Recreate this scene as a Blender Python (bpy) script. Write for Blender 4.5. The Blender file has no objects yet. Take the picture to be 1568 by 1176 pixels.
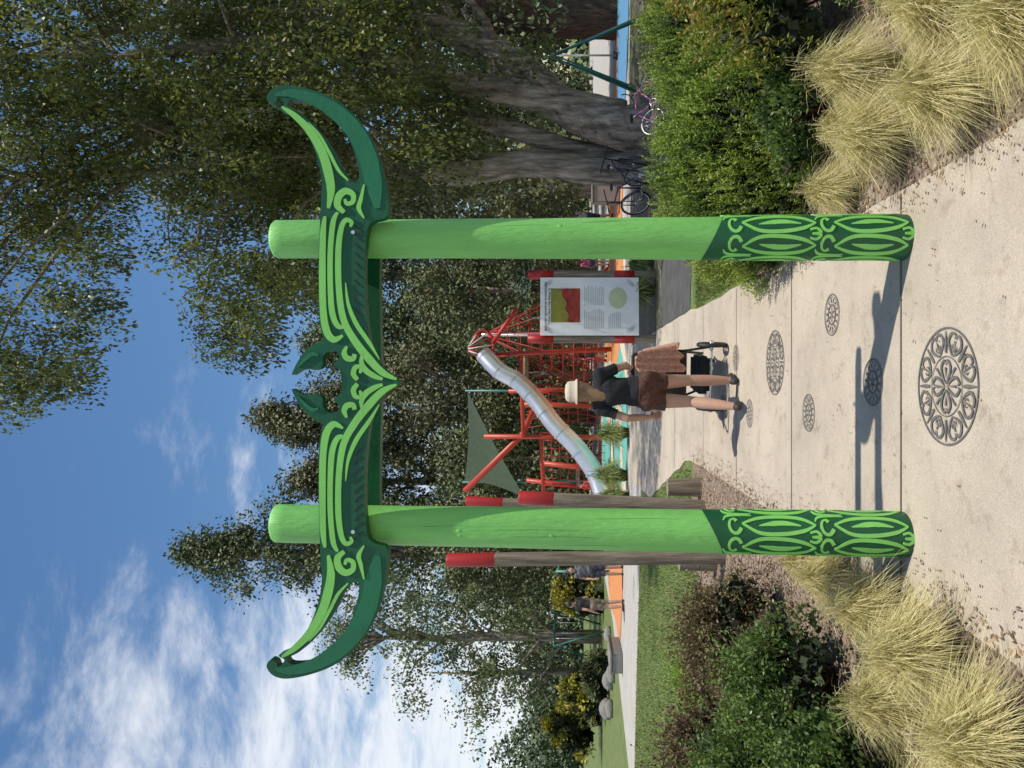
import bpy, bmesh, math, random
import numpy as np
from mathutils import Vector, Matrix
random.seed(7); rng=np.random.default_rng(7)
S=bpy.context.scene
COL=S.collection
pi=math.pi

# ------------------------------------------------------------ materials
def nmat(name):
    m=bpy.data.materials.new(name); m.use_nodes=True
    nt=m.node_tree; b=nt.nodes['Principled BSDF']
    return m,nt,b
def N(nt,t,**kw):
    n=nt.nodes.new(t)
    for k,v in kw.items():
        if k in n.inputs.keys(): n.inputs[k].default_value=v
        else: setattr(n,k,v)
    return n
def ramp(nt,fac,stops):
    r=nt.nodes.new('ShaderNodeValToRGB')
    e=r.color_ramp.elements
    while len(e)<len(stops): e.new(0.5)
    for i,(p,c) in enumerate(stops):
        e[i].position=p; e[i].color=(c[0],c[1],c[2],1)
    nt.links.new(fac,r.inputs[0]); return r
def coords(nt,scale=(1,1,1)):
    g=nt.nodes.new('ShaderNodeNewGeometry'); mp=nt.nodes.new('ShaderNodeMapping')
    mp.inputs['Scale'].default_value=scale
    nt.links.new(g.outputs['Position'],mp.inputs['Vector']); return mp.outputs[0]
def noisy(name,c1,c2,scale=6,rough=.7,bump=.2,stretch=(1,1,1),detail=5,c3=None,metal=0,bscale=None,spec=.5,bdist=.01):
    m,nt,b=nmat(name); v=coords(nt,stretch)
    n=N(nt,'ShaderNodeTexNoise',Scale=scale,Detail=detail,Roughness=.62); nt.links.new(v,n.inputs['Vector'])
    st=[(.32,c1),(.68,c2)] if c3 is None else [(.3,c1),(.5,c2),(.7,c3)]
    r=ramp(nt,n.outputs[0],st); nt.links.new(r.outputs[0],b.inputs['Base Color'])
    b.inputs['Roughness'].default_value=rough; b.inputs['Metallic'].default_value=metal
    b.inputs['Specular IOR Level'].default_value=spec
    if bump>0:
        n2=N(nt,'ShaderNodeTexNoise',Scale=bscale or scale*5,Detail=4); nt.links.new(v,n2.inputs['Vector'])
        bp=N(nt,'ShaderNodeBump',Strength=bump,Distance=bdist); nt.links.new(n2.outputs[0],bp.inputs['Height'])
        nt.links.new(bp.outputs[0],b.inputs['Normal'])
    return m
def paint(name,c,rough=.45,var=.12,metal=0,scale=3,bump=.12,stretch=(1,1,1)):
    return noisy(name,[x*(1-var) for x in c],[min(1,x*(1+var)) for x in c],scale,rough,bump,metal=metal,stretch=stretch,bscale=30)
def leafmat(name,stops,trans=.3,rough=.5,spec=.35):
    m,nt,b=nmat(name)
    a=N(nt,'ShaderNodeAttribute',attribute_name='tint')
    r=ramp(nt,a.outputs['Fac'],stops)
    nt.links.new(r.outputs[0],b.inputs['Base Color']); b.inputs['Roughness'].default_value=rough
    b.inputs['Specular IOR Level'].default_value=spec
    if trans<=0: return m
    t=N(nt,'ShaderNodeBsdfTranslucent'); mx=N(nt,'ShaderNodeMixShader'); mx.inputs[0].default_value=trans
    br=N(nt,'ShaderNodeMixRGB'); br.blend_type='MULTIPLY'; br.inputs[0].default_value=1; br.inputs[2].default_value=(1.4,1.4,.75,1)
    nt.links.new(r.outputs[0],br.inputs[1]); nt.links.new(br.outputs[0],t.inputs[0])
    nt.links.new(b.outputs[0],mx.inputs[1]); nt.links.new(t.outputs[0],mx.inputs[2])
    nt.links.new(mx.outputs[0],nt.nodes['Material Output'].inputs[0])
    return m

# ------------------------------------------------------------ mesh helpers
def empty(name,loc=(0,0,0),rz=0):
    e=bpy.data.objects.new(name,None); e.location=loc; e.rotation_euler=(0,0,rz); COL.objects.link(e); return e
class MB:
    def __init__(s): s.v=[];s.f=[];s.m=[];s.mats=[]
    def mi(s,mat):
        if mat not in s.mats: s.mats.append(mat)
        return s.mats.index(mat)
    def add(s,vs,fs,mat):
        o=len(s.v); s.v+= [tuple(p) for p in vs]; k=s.mi(mat)
        for f in fs: s.f.append(tuple(o+i for i in f)); s.m.append(k)
    def box(s,c,size,mat,rot=None,bev=.0):
        x,y,z=[d/2 for d in size]
        if bev>0:
            bm=bmesh.new(); bmesh.ops.create_cube(bm,size=1)
            for v in bm.verts: v.co=Vector((v.co.x*size[0],v.co.y*size[1],v.co.z*size[2]))
            bmesh.ops.bevel(bm,geom=bm.edges[:],offset=bev,segments=2,affect='EDGES')
            vs=[v.co.copy() for v in bm.verts]; bm.verts.index_update()
            fs=[[v.index for v in f.verts] for f in bm.faces]; bm.free()
        else:
            vs=[Vector((a,b_,c_)) for a in(-x,x) for b_ in(-y,y) for c_ in(-z,z)]
            fs=[(0,1,3,2),(4,6,7,5),(0,4,5,1),(2,3,7,6),(0,2,6,4),(1,5,7,3)]
        if rot is not None: vs=[rot@v for v in vs]
        s.add([v+Vector(c) for v in vs],fs,mat)
    def tube(s,pts,rad,mat,n=8,cap=True,closed=False,wob=0):
        pts=[Vector(p) for p in pts]; k=len(pts)
        if not hasattr(rad,'__len__'): rad=[rad]*k
        vs=[];fs=[]
        up=None
        for i,p in enumerate(pts):
            if closed: t=pts[(i+1)%k]-pts[i-1]
            else: t=pts[min(i+1,k-1)]-pts[max(i-1,0)]
            if t.length<1e-9: t=Vector((0,0,1))
            t.normalize()
            if up is None:
                up=Vector((1,0,0)) if abs(t.x)<.8 else Vector((0,1,0))
            a=up-t*up.dot(t); a.normalize(); up=a; b=t.cross(a)
            for j in range(n):
                th=2*pi*j/n; r=rad[i]*(1+wob*random.uniform(-1,1))
                vs.append(p+a*math.cos(th)*r+b*math.sin(th)*r)
        m=k if closed else k-1
        for i in range(m):
            i2=(i+1)%k
            for j in range(n):
                j2=(j+1)%n; fs.append((i*n+j,i*n+j2,i2*n+j2,i2*n+j))
        if cap and not closed:
            fs.append(tuple(range(n-1,-1,-1))); fs.append(tuple((k-1)*n+j for j in range(n)))
        s.add(vs,fs,mat)
    def ball(s,c,r,mat,nu=14,nv=9,rot=None):
        if not hasattr(r,'__len__'): r=(r,r,r)
        vs=[Vector((0,0,r[2]))];fs=[]
        for i in range(1,nv):
            ph=pi*i/nv
            for j in range(nu):
                th=2*pi*j/nu; vs.append(Vector((r[0]*math.sin(ph)*math.cos(th),r[1]*math.sin(ph)*math.sin(th),r[2]*math.cos(ph))))
        vs.append(Vector((0,0,-r[2])))
        for j in range(nu): fs.append((0,1+j,1+(j+1)%nu))
        for i in range(nv-2):
            for j in range(nu):
                a=1+i*nu+j;b=1+i*nu+(j+1)%nu; fs.append((a,a+nu,b+nu,b))
        e=len(vs)-1
        for j in range(nu): fs.append((e,1+(nv-2)*nu+(j+1)%nu,1+(nv-2)*nu+j))
        if rot is not None: vs=[rot@v for v in vs]
        s.add([v+Vector(c) for v in vs],fs,mat)
    def obj(s,name,parent=None,smooth=False,loc=None):
        me=bpy.data.meshes.new(name); me.from_pydata(s.v,[],s.f)
        for m in s.mats: me.materials.append(m)
        me.polygons.foreach_set('material_index',s.m)
        if smooth: me.polygons.foreach_set('use_smooth',[True]*len(s.f))
        me.update()
        o=bpy.data.objects.new(name,me); COL.objects.link(o)
        if parent: o.parent=parent
        if loc is not None: o.location=loc
        return o
def smooth_angle(o,ang=40):
    me=o.data; bm=bmesh.new(); bm.from_mesh(me)
    for f in bm.faces: f.smooth=True
    for e in bm.edges:
        if len(e.link_faces)==2 and e.calc_face_angle(0)>math.radians(ang): e.smooth=False
    bm.to_mesh(me); bm.free()

def quads(name,V,tint,mat,parent=None):
    n=len(V); me=bpy.data.meshes.new(name)
    me.vertices.add(n*4); me.vertices.foreach_set('co',V.reshape(-1).astype(np.float32))
    me.loops.add(n*4); me.loops.foreach_set('vertex_index',np.arange(n*4,dtype=np.int32))
    me.polygons.add(n); me.polygons.foreach_set('loop_start',np.arange(0,n*4,4,dtype=np.int32))
    try: me.polygons.foreach_set('loop_total',np.full(n,4,dtype=np.int32))
    except Exception: pass
    me.materials.append(mat)
    a=me.attributes.new('tint','FLOAT','FACE'); a.data.foreach_set('value',np.clip(tint,0,1).astype(np.float32))
    me.update(calc_edges=True)
    o=bpy.data.objects.new(name,me); COL.objects.link(o)
    if parent: o.parent=parent
    return o
def unit(a): return a/np.maximum(np.linalg.norm(a,axis=1,keepdims=True),1e-9)
def leaves(C,D,L,W,Nr=None):
    n=len(C); D=unit(D); R=rng.normal(size=(n,3)) if Nr is None else Nr; side=unit(np.cross(D,R))
    L=np.broadcast_to(L,(n,))[:,None]; W=np.broadcast_to(W,(n,))[:,None]
    nrm=np.cross(D,side)
    a=C; b=C+D*L*.45+side*W*.5+nrm*W*.08; c=C+D*L; d=C+D*L*.45-side*W*.5+nrm*W*.08
    return np.stack([a,b,c,d],axis=1)
def catm(pts,n=8,closed=False):
    P=[np.array(p,float) for p in pts]; k=len(P); out=[]
    rg=range(k) if closed else range(k-1)
    for i in rg:
        if closed: p0,p1,p2,p3=P[i-1],P[i],P[(i+1)%k],P[(i+2)%k]
        else: p0,p1,p2,p3=P[max(i-1,0)],P[i],P[i+1],P[min(i+2,k-1)]
        for j in range(n):
            t=j/n
            out.append(.5*((2*p1)+(-p0+p2)*t+(2*p0-5*p1+4*p2-p3)*t*t+(-p0+3*p1-3*p2+p3)*t**3))
    if not closed: out.append(P[-1])
    return np.array(out)
def ribbon(mb,pts,widths,mp,h0,h1,mat,n=8,closed=False,smooth=True):
    P=catm(pts,n,closed) if smooth else np.array(pts,float)
    k=len(P); w=np.interp(np.linspace(0,1,k),np.linspace(0,1,len(widths)),widths)
    vs=[]
    for i in range(k):
        t=(P[(i+1)%k]-P[i-1]) if closed else P[min(i+1,k-1)]-P[max(i-1,0)]
        t=t/max(np.linalg.norm(t),1e-9); nn=np.array([-t[1],t[0]])
        l=P[i]+nn*w[i]/2; r=P[i]-nn*w[i]/2
        vs+=[mp(l[0],l[1],h0),mp(r[0],r[1],h0),mp(r[0],r[1],h1),mp(l[0],l[1],h1)]
    fs=[]
    for i in range(k if closed else k-1):
        a=i*4;b=((i+1)%k)*4
        fs+=[(a+3,a+2,b+2,b+3)] if h0==h1 else [(a+3,a+2,b+2,b+3),(a+2,a+1,b+1,b+2),(a,a+3,b+3,b)]
    if not closed and h0!=h1: fs+=[(0,1,2,3),(k*4-1,k*4-2,k*4-3,k*4-4)]
    mb.add(vs,fs,mat)
def plate(name,outer,holes,mp,h0,h1,mat,parent):
    cu=bpy.data.curves.new(name,'CURVE'); cu.dimensions='2D'; cu.fill_mode='BOTH'; cu.extrude=.5
    for poly in [outer]+holes:
        sp=cu.splines.new('POLY'); sp.points.add(len(poly)-1); sp.use_cyclic_u=True
        for i,p in enumerate(poly): sp.points[i].co=(p[0],p[1],0,1)
    o=bpy.data.objects.new(name+'_c',cu); COL.objects.link(o)
    dg=bpy.context.evaluated_depsgraph_get(); me=bpy.data.meshes.new_from_object(o.evaluated_get(dg))
    bpy.data.objects.remove(o)
    for v in me.vertices:
        h=h0 if v.co.z<0 else h1
        v.co=Vector(mp(v.co.x,v.co.y,h))
    me.materials.clear(); me.materials.append(mat)
    ob=bpy.data.objects.new(name,me); COL.objects.link(ob); ob.parent=parent
    return ob
def sheet(name,poly,z,mat,parent=None):
    bm=bmesh.new(); vs=[bm.verts.new((p[0],p[1],z)) for p in poly]; bm.faces.new(vs)
    bmesh.ops.triangulate(bm,faces=bm.faces[:])
    bm.normal_update()
    for f in bm.faces:
        if f.normal.z<0: f.normal_flip()
    me=bpy.data.meshes.new(name); bm.to_mesh(me); bm.free()
    me.materials.append(mat); o=bpy.data.objects.new(name,me); COL.objects.link(o)
    if parent: o.parent=parent
    return o
def strip(name,rows,z,mat):
    """sheet built row by row: rows of (y, x_left, x_right)"""
    mb=MB(); vs=[]; fs=[]
    for y,a,b in rows: vs+=[(a,y,z),(b,y,z)]
    for i in range(len(rows)-1): fs.append((2*i,2*i+1,2*i+3,2*i+2))
    mb.add(vs,fs,mat); return mb.obj(name)

# ------------------------------------------------------------ palette
M_light=paint('light_green_paint',(.20,.535,.125),.48,.12,scale=4,bump=.5,stretch=(3,3,.6))
M_dark=paint('dark_green_paint',(.004,.088,.032),.42,.2,bump=.25)
M_teal=paint('mid_green_paint',(.010,.15,.062),.45,.15,bump=.2)
M_motif=paint('lime_motif_paint',(.23,.62,.13),.45,.08)
M_red=paint('red_paint',(.38,.016,.014),.5,.12)
M_orange=paint('orange_red_paint',(.42,.045,.02),.45,.1)
M_bark=noisy('bark',(.045,.037,.03),(.24,.20,.16),4,.95,1.0,(2,2,.35),c3=(.46,.40,.33),bscale=6,bdist=.12)
M_barkd=noisy('dark_bark',(.03,.018,.012),(.14,.075,.05),5,.95,1.0,(3,3,.5),bscale=14,bdist=.05)
M_log=noisy('weathered_log',(.12,.09,.06),(.32,.265,.20),4,.85,.6,(6,6,.5),bscale=9,bdist=.02)
M_steel=noisy('brushed_steel',(.68,.68,.67),(.80,.80,.79),3,.36,.05,metal=.8)
M_black=paint('black_rubber',(.018,.018,.02),.6,.2)
M_white=paint('white_paint',(.72,.72,.70),.5,.04)
M_tealp=paint('teal_steel',(.03,.16,.15),.4,.1)

def concrete(name,base,dark):
    m,nt,b=nmat(name); v=coords(nt)
    n1=N(nt,'ShaderNodeTexNoise',Scale=1.1,Detail=6,Roughness=.65); nt.links.new(v,n1.inputs['Vector'])
    n2=N(nt,'ShaderNodeTexNoise',Scale=140,Detail=3,Roughness=.7); nt.links.new(v,n2.inputs['Vector'])
    n3=N(nt,'ShaderNodeTexVoronoi',Scale=70); nt.links.new(v,n3.inputs['Vector'])
    r1=ramp(nt,n1.outputs[0],[(.3,dark),(.5,[ (a+b_)/2*1.03 for a,b_ in zip(base,dark)]),(.66,base)])
    r2=ramp(nt,n2.outputs[0],[(.3,(.62,.62,.62)),(.7,(1.12,1.11,1.1))])
    mx=N(nt,'ShaderNodeMixRGB'); mx.blend_type='MULTIPLY'; mx.inputs[0].default_value=.75
    nt.links.new(r1.outputs[0],mx.inputs[1]); nt.links.new(r2.outputs[0],mx.inputs[2])
    r3=ramp(nt,n3.outputs['Distance'],[(.08,(.55,.53,.5)),(.22,(1,1,1))])
    mx2=N(nt,'ShaderNodeMixRGB'); mx2.blend_type='MULTIPLY'; mx2.inputs[0].default_value=.4
    nt.links.new(mx.outputs[0],mx2.inputs[1]); nt.links.new(r3.outputs[0],mx2.inputs[2])
    n4=N(nt,'ShaderNodeTexNoise',Scale=6,Detail=6,Roughness=.75); nt.links.new(v,n4.inputs['Vector'])
    r4=ramp(nt,n4.outputs[0],[(.30,(.66,.63,.58)),(.46,(1,1,1))])
    mx3=N(nt,'ShaderNodeMixRGB'); mx3.blend_type='MULTIPLY'; mx3.inputs[0].default_value=.85
    nt.links.new(mx2.outputs[0],mx3.inputs[1]); nt.links.new(r4.outputs[0],mx3.inputs[2])
    nt.links.new(mx3.outputs[0],b.inputs['Base Color']); b.inputs['Roughness'].default_value=.9
    bp=N(nt,'ShaderNodeBump',Strength=.5,Distance=.004); nt.links.new(n2.outputs[0],bp.inputs['Height']); nt.links.new(bp.outputs[0],b.inputs['Normal'])
    return m
M_conc=concrete('path_concrete',(.52,.45,.36),(.38,.325,.26))
M_conc2=concrete('pale_concrete',(.46,.44,.41),(.38,.36,.33))
M_asph=noisy('asphalt',(.045,.045,.047),(.085,.083,.082),3,.9,.4,bscale=120)
M_grass=noisy('lawn_grass',(.07,.105,.025),(.11,.155,.04),2.2,.95,.3,c3=(.18,.17,.07),bscale=60)
M_mulch=noisy('bark_mulch',(.09,.065,.05),(.22,.165,.125),28,.95,.7,c3=(.36,.29,.23),bscale=60,bdist=.015)
M_dirt=noisy('grassy_soil',(.06,.052,.035),(.14,.115,.08),8,.95,.5,c3=(.11,.13,.045))  # soil browns and a grass green, mixed by noise
M_etch=noisy('etched_dark_stain',(.085,.08,.075),(.15,.14,.13),60,.9,.1)
M_joint=noisy('joint_gap',(.10,.09,.08),(.16,.145,.13),30,.95,.1)
M_rub_o=noisy('orange_rubber',(.50,.18,.06),(.58,.24,.09),30,.9,.1)
M_rub_t=noisy('teal_rubber',(.08,.32,.28),(.13,.40,.35),30,.9,.1)
M_rub_b=noisy('blue_rubber',(.06,.18,.34),(.10,.25,.42),30,.9,.1)
M_rub_c=noisy('cream_rubber',(.50,.43,.32),(.58,.50,.38),30,.9,.1)

# ------------------------------------------------------------ camera / light / sky
cd=bpy.data.cameras.new('camera'); cam=bpy.data.objects.new('camera',cd); COL.objects.link(cam); S.camera=cam
R=Matrix(((0,1,0),(0,0,-1),(-1,0,0)))
cam.matrix_world=Matrix.Translation((0,0,1.65))@R.to_4x4()
cd.sensor_width=36; cd.lens=26; cd.shift_x=-.0561; cd.clip_end=3000; cd.clip_start=.05
sd=Vector((.84,-.44,2.7)).normalized()
sl=bpy.data.lights.new('sun','SUN'); sl.energy=5.0; sl.angle=math.radians(.53); sl.color=(1,.94,.82)
so=bpy.data.objects.new('sun',sl); COL.objects.link(so); so.rotation_euler=sd.to_track_quat('Z','Y').to_euler(); so.location=(5,-5,20)
W=bpy.data.worlds.new('World'); S.world=W; W.use_nodes=True; nt=W.node_tree; bg=nt.nodes['Background']
sky=nt.nodes.new('ShaderNodeTexSky'); sky.sky_type='NISHITA'; sky.sun_disc=False
sky.sun_elevation=math.asin(sd.z); sky.sun_rotation=math.atan2(sd.x,sd.y); sky.air_density=1.15; sky.dust_density=.3; sky.ozone_density=2.0
hs=nt.nodes.new('ShaderNodeHueSaturation'); hs.inputs['Saturation'].default_value=1.18; nt.links.new(sky.outputs[0],hs.inputs['Color'])
tc=nt.nodes.new('ShaderNodeTexCoord'); sx=nt.nodes.new('ShaderNodeSeparateXYZ'); nt.links.new(tc.outputs['Generated'],sx.inputs[0])
def mth(op,a,b=None,c=None):
    n=nt.nodes.new('ShaderNodeMath'); n.operation=op
    for i,x in enumerate((a,b,c)):
        if x is None: continue
        if isinstance(x,(int,float)): n.inputs[i].default_value=x
        else: nt.links.new(x,n.inputs[i])
    return n.outputs[0]
den=mth('ADD',mth('MAXIMUM',sx.outputs[2],0),.22)
cx=nt.nodes.new('ShaderNodeCombineXYZ')
nt.links.new(mth('DIVIDE',sx.outputs[0],den),cx.inputs[0]); nt.links.new(mth('DIVIDE',sx.outputs[1],den),cx.inputs[1])
mpn=nt.nodes.new('ShaderNodeMapping'); mpn.inputs['Scale'].default_value=(1.3,2.0,1); mpn.inputs['Rotation'].default_value=(0,0,.7); nt.links.new(cx.outputs[0],mpn.inputs[0])
cn=nt.nodes.new('ShaderNodeTexNoise'); cn.inputs['Scale'].default_value=3.2; cn.inputs['Detail'].default_value=10; cn.inputs['Roughness'].default_value=.64; cn.inputs['Distortion'].default_value=.25
nt.links.new(mpn.outputs[0],cn.inputs['Vector'])
bias=mth('ADD',mth('MULTIPLY',sx.outputs[0],-.66),mth('MULTIPLY',sx.outputs[2],-.44))
dens=mth('ADD',cn.outputs[0],bias)
mr=nt.nodes.new('ShaderNodeMapRange'); mr.interpolation_type='SMOOTHSTEP'
mr.inputs['From Min'].default_value=.38; mr.inputs['From Max'].default_value=.80; mr.inputs['To Max'].default_value=.95
nt.links.new(dens,mr.inputs['Value'])
mixc=nt.nodes.new('ShaderNodeMixRGB'); mixc.inputs[2].default_value=(7.0,7.3,7.8,1)
nt.links.new(mr.outputs[0],mixc.inputs[0]); nt.links.new(hs.outputs[0],mixc.inputs[1]); nt.links.new(mixc.outputs[0],bg.inputs[0])
bg.inputs[1].default_value=.128
S.view_settings.view_transform='Standard'; S.view_settings.look='None'; S.view_settings.exposure=0

# ------------------------------------------------------------ ground
sheet('ground',[(-600,-60),(600,-60),(600,1200),(-600,1200)],0,M_grass)
def wavy(p0,p1,n,amp):
    p0=np.array(p0,float);p1=np.array(p1,float); d=p1-p0; nn=np.array([-d[1],d[0]])/np.linalg.norm(d)
    return [tuple(p0+d*i/n+nn*random.uniform(-amp,amp)) for i in range(n)]
sheet('mulch_bed',[(-9,-3),(-.97,-3),(-.97,9.9)]+wavy((-2.3,9.7),(-9,8.5),10,.12),.004,M_mulch)
sheet('mulch_bed',[(.92,-3),(9,-3)]+wavy((9,9.4),(1.9,9.4),10,.1)+wavy((1.75,9.4),(1.3,6.6),6,.06)+[(.92,6.5)],.004,M_mulch)
rows=[]
for i in range(47):
    y=-3+i*.5; 
    xl=float(np.interp(y,[-3,10.2,12,15,20],[-1.02,-1.03,-1.5,-2.3,-2.6])); xr=float(np.interp(y,[-3,9,10,20],[.96,.95,1.0,1.0]))
    rows.append((y,xl+.012*math.sin(y*7.3)+.008*math.sin(y*17),xr+.012*math.sin(y*5.1+1)))
strip('concrete_path',rows,.012,M_conc)
sheet('asphalt_path',[(1.02,10.1),(3,9.7),(7,9.9),(16,11),(16,14.6),(8,13.4),(3,13.2),(1.02,13.4)],.008,M_asph)
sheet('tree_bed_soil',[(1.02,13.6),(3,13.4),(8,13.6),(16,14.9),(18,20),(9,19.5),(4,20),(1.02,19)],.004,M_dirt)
sheet('playground_apron',[(-11,19.0),(-2.6,16.9),(1,19.5),(9,20.2),(26,18),(30,60),(-9,60),(-9,28)],.008,M_conc2)
sheet('playground_surface',[(-3.6,21.5),(1,21),(5,22),(6,28),(2,40),(-6,42),(-5,28)],.016,M_rub_c)
pg=empty('playground_surface_pattern')
def blob(name,cx_,cy,rx,ry,mat,z,seed=0):
    r=random.Random(seed); ph=[r.uniform(0,6.28) for _ in range(3)]
    sheet(name,[(cx_+rx*math.cos(t)*(1+.14*math.sin(3*t+ph[0])+.08*math.sin(5*t+ph[1])),cy+ry*math.sin(t)*(1+.14*math.sin(2*t+ph[2]))) for t in np.linspace(0,2*pi,40,endpoint=False)],z,mat,pg)
blob('teal_patch',-1.2,24.2,2.5,3.0,M_rub_t,.020,1); blob('teal_patch_far',-3,33,1.8,4,M_rub_t,.020,2)
blob('orange_patch',2.9,28,2.4,6,M_rub_o,.024,3); blob('orange_patch_left',-6.5,27,2.4,4.6,M_rub_o,.020,4)
blob('orange_patch_right',8.0,27,3.6,5,M_rub_o,.020,9)
blob('blue_patch',10.5,22.8,2.6,2.2,M_rub_b,.028,5); blob('teal_patch_right',16,24,4,3,M_rub_t,.020,6)
blob('cream_swirl',-.9,24.2,.9,1.2,M_rub_c,.028,7); blob('cream_swirl_left',-2.3,23.2,.4,.7,M_rub_c,.028,8)
mb=MB()
for y in (1.85,3.65,5.45,7.25,9.05): 
    mb.add([(-1.0,y-.006,.0165),(.94,y-.006,.0165),(.94,y+.006,.0165),(-1.0,y+.006,.0165)],[(0,1,2,3)],M_joint)
for y in (11.5,13.8,16):
    mb.add([(-1.3,y-.008,.0165),(.98,y-.008,.0165),(.98,y+.008,.0165),(-1.3,y+.008,.0165)],[(0,1,2,3)],M_joint)
mb.obj('path_expansion_joints')
def medallion(x,y,r,big):
    mb=MB(); lay=[0]
    def nm(): 
        lay[0]+=1; h=.0165+.00004*lay[0]; return lambda a,b,_:(x+a,y+b,h)
    ring=lambda rr,w,n=48: ribbon(mb,[(rr*math.cos(t),rr*math.sin(t)) for t in np.linspace(0,2*pi,n,endpoint=False)],[w,w],nm(),0,0,M_etch,n=1,closed=True)
    rb=lambda p,w,n=8: ribbon(mb,p,[q*.8 for q in w],nm(),0,0,M_etch,n=n)
    if big:
        ring(r*.975,.010);ring(r*.50,.005)
        for k in range(8):
            t=2*pi*(k+.5)/8
            def pl(rr,dt): return (rr*math.cos(t+dt),rr*math.sin(t+dt))
            for s in(-1,1):
                rb([pl(r*.54,0),pl(r*.64,s*.19),pl(r*.78,s*.27),pl(r*.89,s*.17),pl(r*.90,s*.04),pl(r*.82,s*.02)],[.008,.018,.020,.018,.014,.006])
                rb([pl(r*.60,0),pl(r*.68,s*.10),pl(r*.74,s*.06)],[.004,.012,.003])
            rb([pl(r*.62,0),pl(r*.80,0)],[.004,.014])
            rb([pl(r*.56,.39),pl(r*.70,.39),pl(r*.93,.39)],[.016,.024,.006])
        for k in range(4):
            t=2*pi*k/4
            def pl(rr,dt): return (rr*math.cos(t+dt),rr*math.sin(t+dt))
            for s in(-1,1):
                rb([pl(.012,0),pl(r*.20,s*.55),pl(r*.36,s*.42),pl(r*.44,s*.12),pl(r*.36,s*.03)],[.006,.018,.018,.014,.005])
            rb([pl(r*.14,0),pl(r*.32,0)],[.005,.018])
            rb([pl(r*.2,pi/4),pl(r*.44,pi/4)],[.004,.018])
    else:
        ring(r*.96,.008);ring(r*.84,.004);ring(r*.46,.012)
        for k in range(14):
            t=2*pi*k/14; rb([(r*.56*math.cos(t),r*.56*math.sin(t)),(r*.68*math.cos(t+.16),r*.68*math.sin(t+.16)),(r*.79*math.cos(t+.05),r*.79*math.sin(t+.05))],[.006,.016,.006],n=3)
        for k in range(6):
            t=2*pi*k/6; rb([(r*.04*math.cos(t),r*.04*math.sin(t)),(r*.34*math.cos(t),r*.34*math.sin(t))],[.008,.014],n=2)
    mb.obj('ground_medallion')
for m in [(-.01,3.21,.26,1),(.01,3.99,.13,0),(.432,4.61,.132,0),(.17,5.89,.26,1),(-.197,5.06,.13,0),(-.267,6.72,.13,0),(.257,7.27,.13,0),(-.25,7.9,.13,0),(0,8.75,.26,1)]: medallion(*m)

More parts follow.
